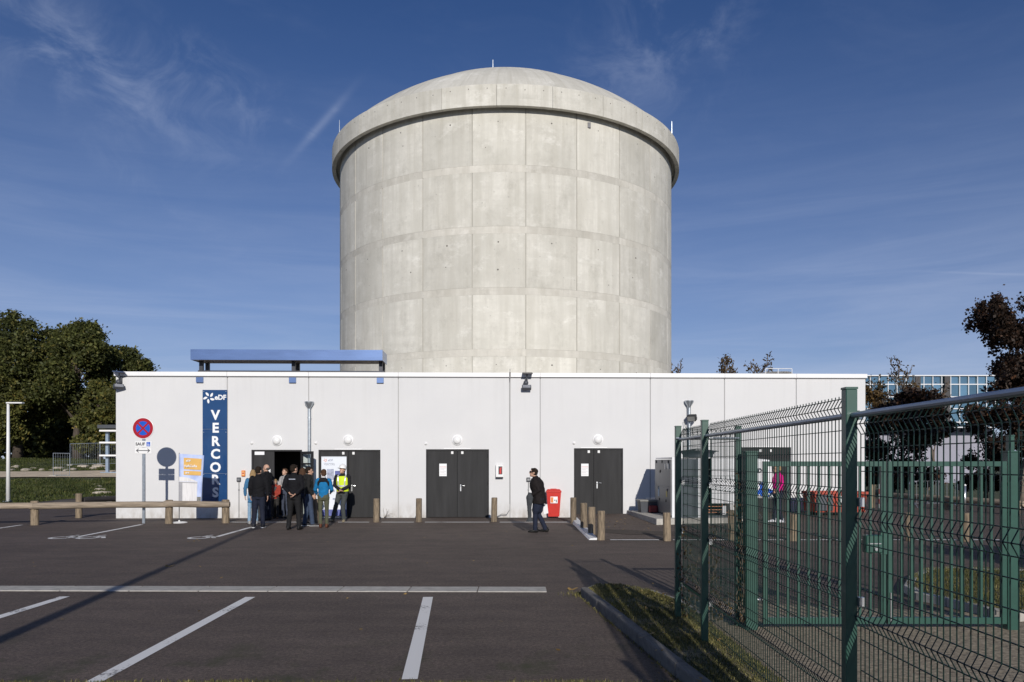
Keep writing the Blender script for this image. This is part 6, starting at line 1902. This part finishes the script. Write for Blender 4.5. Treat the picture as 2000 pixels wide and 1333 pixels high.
for sg in (-1, 1): rt.loft([T((sg * .095, .142, 1.15)), T((sg * .105, .147, 1.28)), T((sg * .115, .132, 1.38)), T((sg * .12, .06, 1.465))], [(.021 * k, .008 * k)] * 4, n=8)
rt.build('reflective_tape', mat('reflective_tape', (.62, .63, .64), .3, .3, var=.05), e)
hl = MB(); hl.lathe([(.108, .0), (.112, .02), (.104, .07), (.080, .115), (.045, .138), (.008, .145)], n=24, M=Matrix.Translation((0, -.005, .045)) @ Matrix.Scale(1.14, 4, (0, 1, 0)))
hl.lathe([(.135, -.002), (.135, .008), (.10, .012), (.10, .0)], n=24, M=Matrix.Translation((0, .012, .042)) @ Matrix.Scale(1.12, 4, (0, 1, 0)))
hl.loft([(0, -.10, .15), (0, 0, .195), (0, .10, .15)], [(.012, .012)] * 3, n=6)
hl.v = [tuple(Hm @ (Vv(p_) * k)) for p_ in hl.v]; auto_smooth(hl.build('helmet', M['white_plastic'], e), 40)
# walking man
e, T, Hm, k = person(gp_(1053, 1040), 84, 1.72, 'person in brown-black jacket and jeans walking past the red bin with a bag', (.013, .010, .010), (.016, .021, .040), (.012, .012, .012), ('dark', 'short'), {'R': ((.24, -.12, 1.14), (.20, .10, 1.00)), 'L': ((-.235, -.05, 1.15), (-.20, .17, 1.02))}, {'L': ((-.09, .10, .50), (-.09, .10, .085)), 'R': ((.09, .02, .48), (.09, -.17, .09))}, lean=11, seed=11, head_pitch=-14, bulk=1.5, top_len=.78)
MB().loft([Hm @ (Vv((-.08, .02, .015)) * k), Hm @ (Vv((-.05, .098, .014)) * k), Hm @ (Vv((0, .108, .016)) * k), Hm @ (Vv((.05, .098, .014)) * k), Hm @ (Vv((.08, .02, .015)) * k)], [.012, .019, .012, .019, .012], n=7).build('sunglasses', M['black'], e)
bg_ = MB().loft([T((-.20, .21, 1.08)), T((-.20, .24, .95)), T((-.20, .25, .70)), T((-.20, .24, .42)), T((-.20, .24, .30))], [(.05, .03), (.10, .05), (.06, .04), (.05, .04), (.10, .05)], side=(0, 1, 0), n=12)
pc = Matrix.Rotation(R(84), 4, 'Z'); base = gp_(1053, 1040)
ob = remesh(bg_, 'hand_bag', .012, cloth((.05, .055, .06)), None, .008, 2, 6); ob.location = base; ob.rotation_euler = (0, 0, R(84)); tag(ob, 'dark folded bag carried in front by the walking person', 'bag')
pp = MB().prism([(-.06, -.11), (.06, -.14), (.07, .12), (-.03, .13)], -.006, .006, Matrix.Translation(T((.17, -.18, .62))) @ Matrix.Rotation(R(90), 4, 'X') @ Matrix.Rotation(R(90), 4, 'Y'))
ob = pp.build('paper_bag', M['print_white']); ob.location = base; ob.rotation_euler = (0, 0, R(84)); tag(ob, 'white leaflet hanging behind the walking person', 'leaflet')
# woman in pink behind the gate
p = ground_at(1519, 1020.5, .12)
person(p, 100, 1.66, 'person in bright pink jacket and dark jeans standing behind the green gate', (.58, .010, .20), (.025, .028, .045), (.55, .55, .58), ('blond', 'short'), {'R': ((.23, -.05, 1.16), (.22, .12, 1.02)), 'L': ((-.23, -.02, 1.15), (-.21, .14, 1.0))}, {'R': ((.09, .04, .49), (.10, .06, .085)), 'L': ((-.09, 0, .49), (-.10, -.08, .085))}, seed=12, female=True, bulk=1.2, sole=(.7, .7, .7))
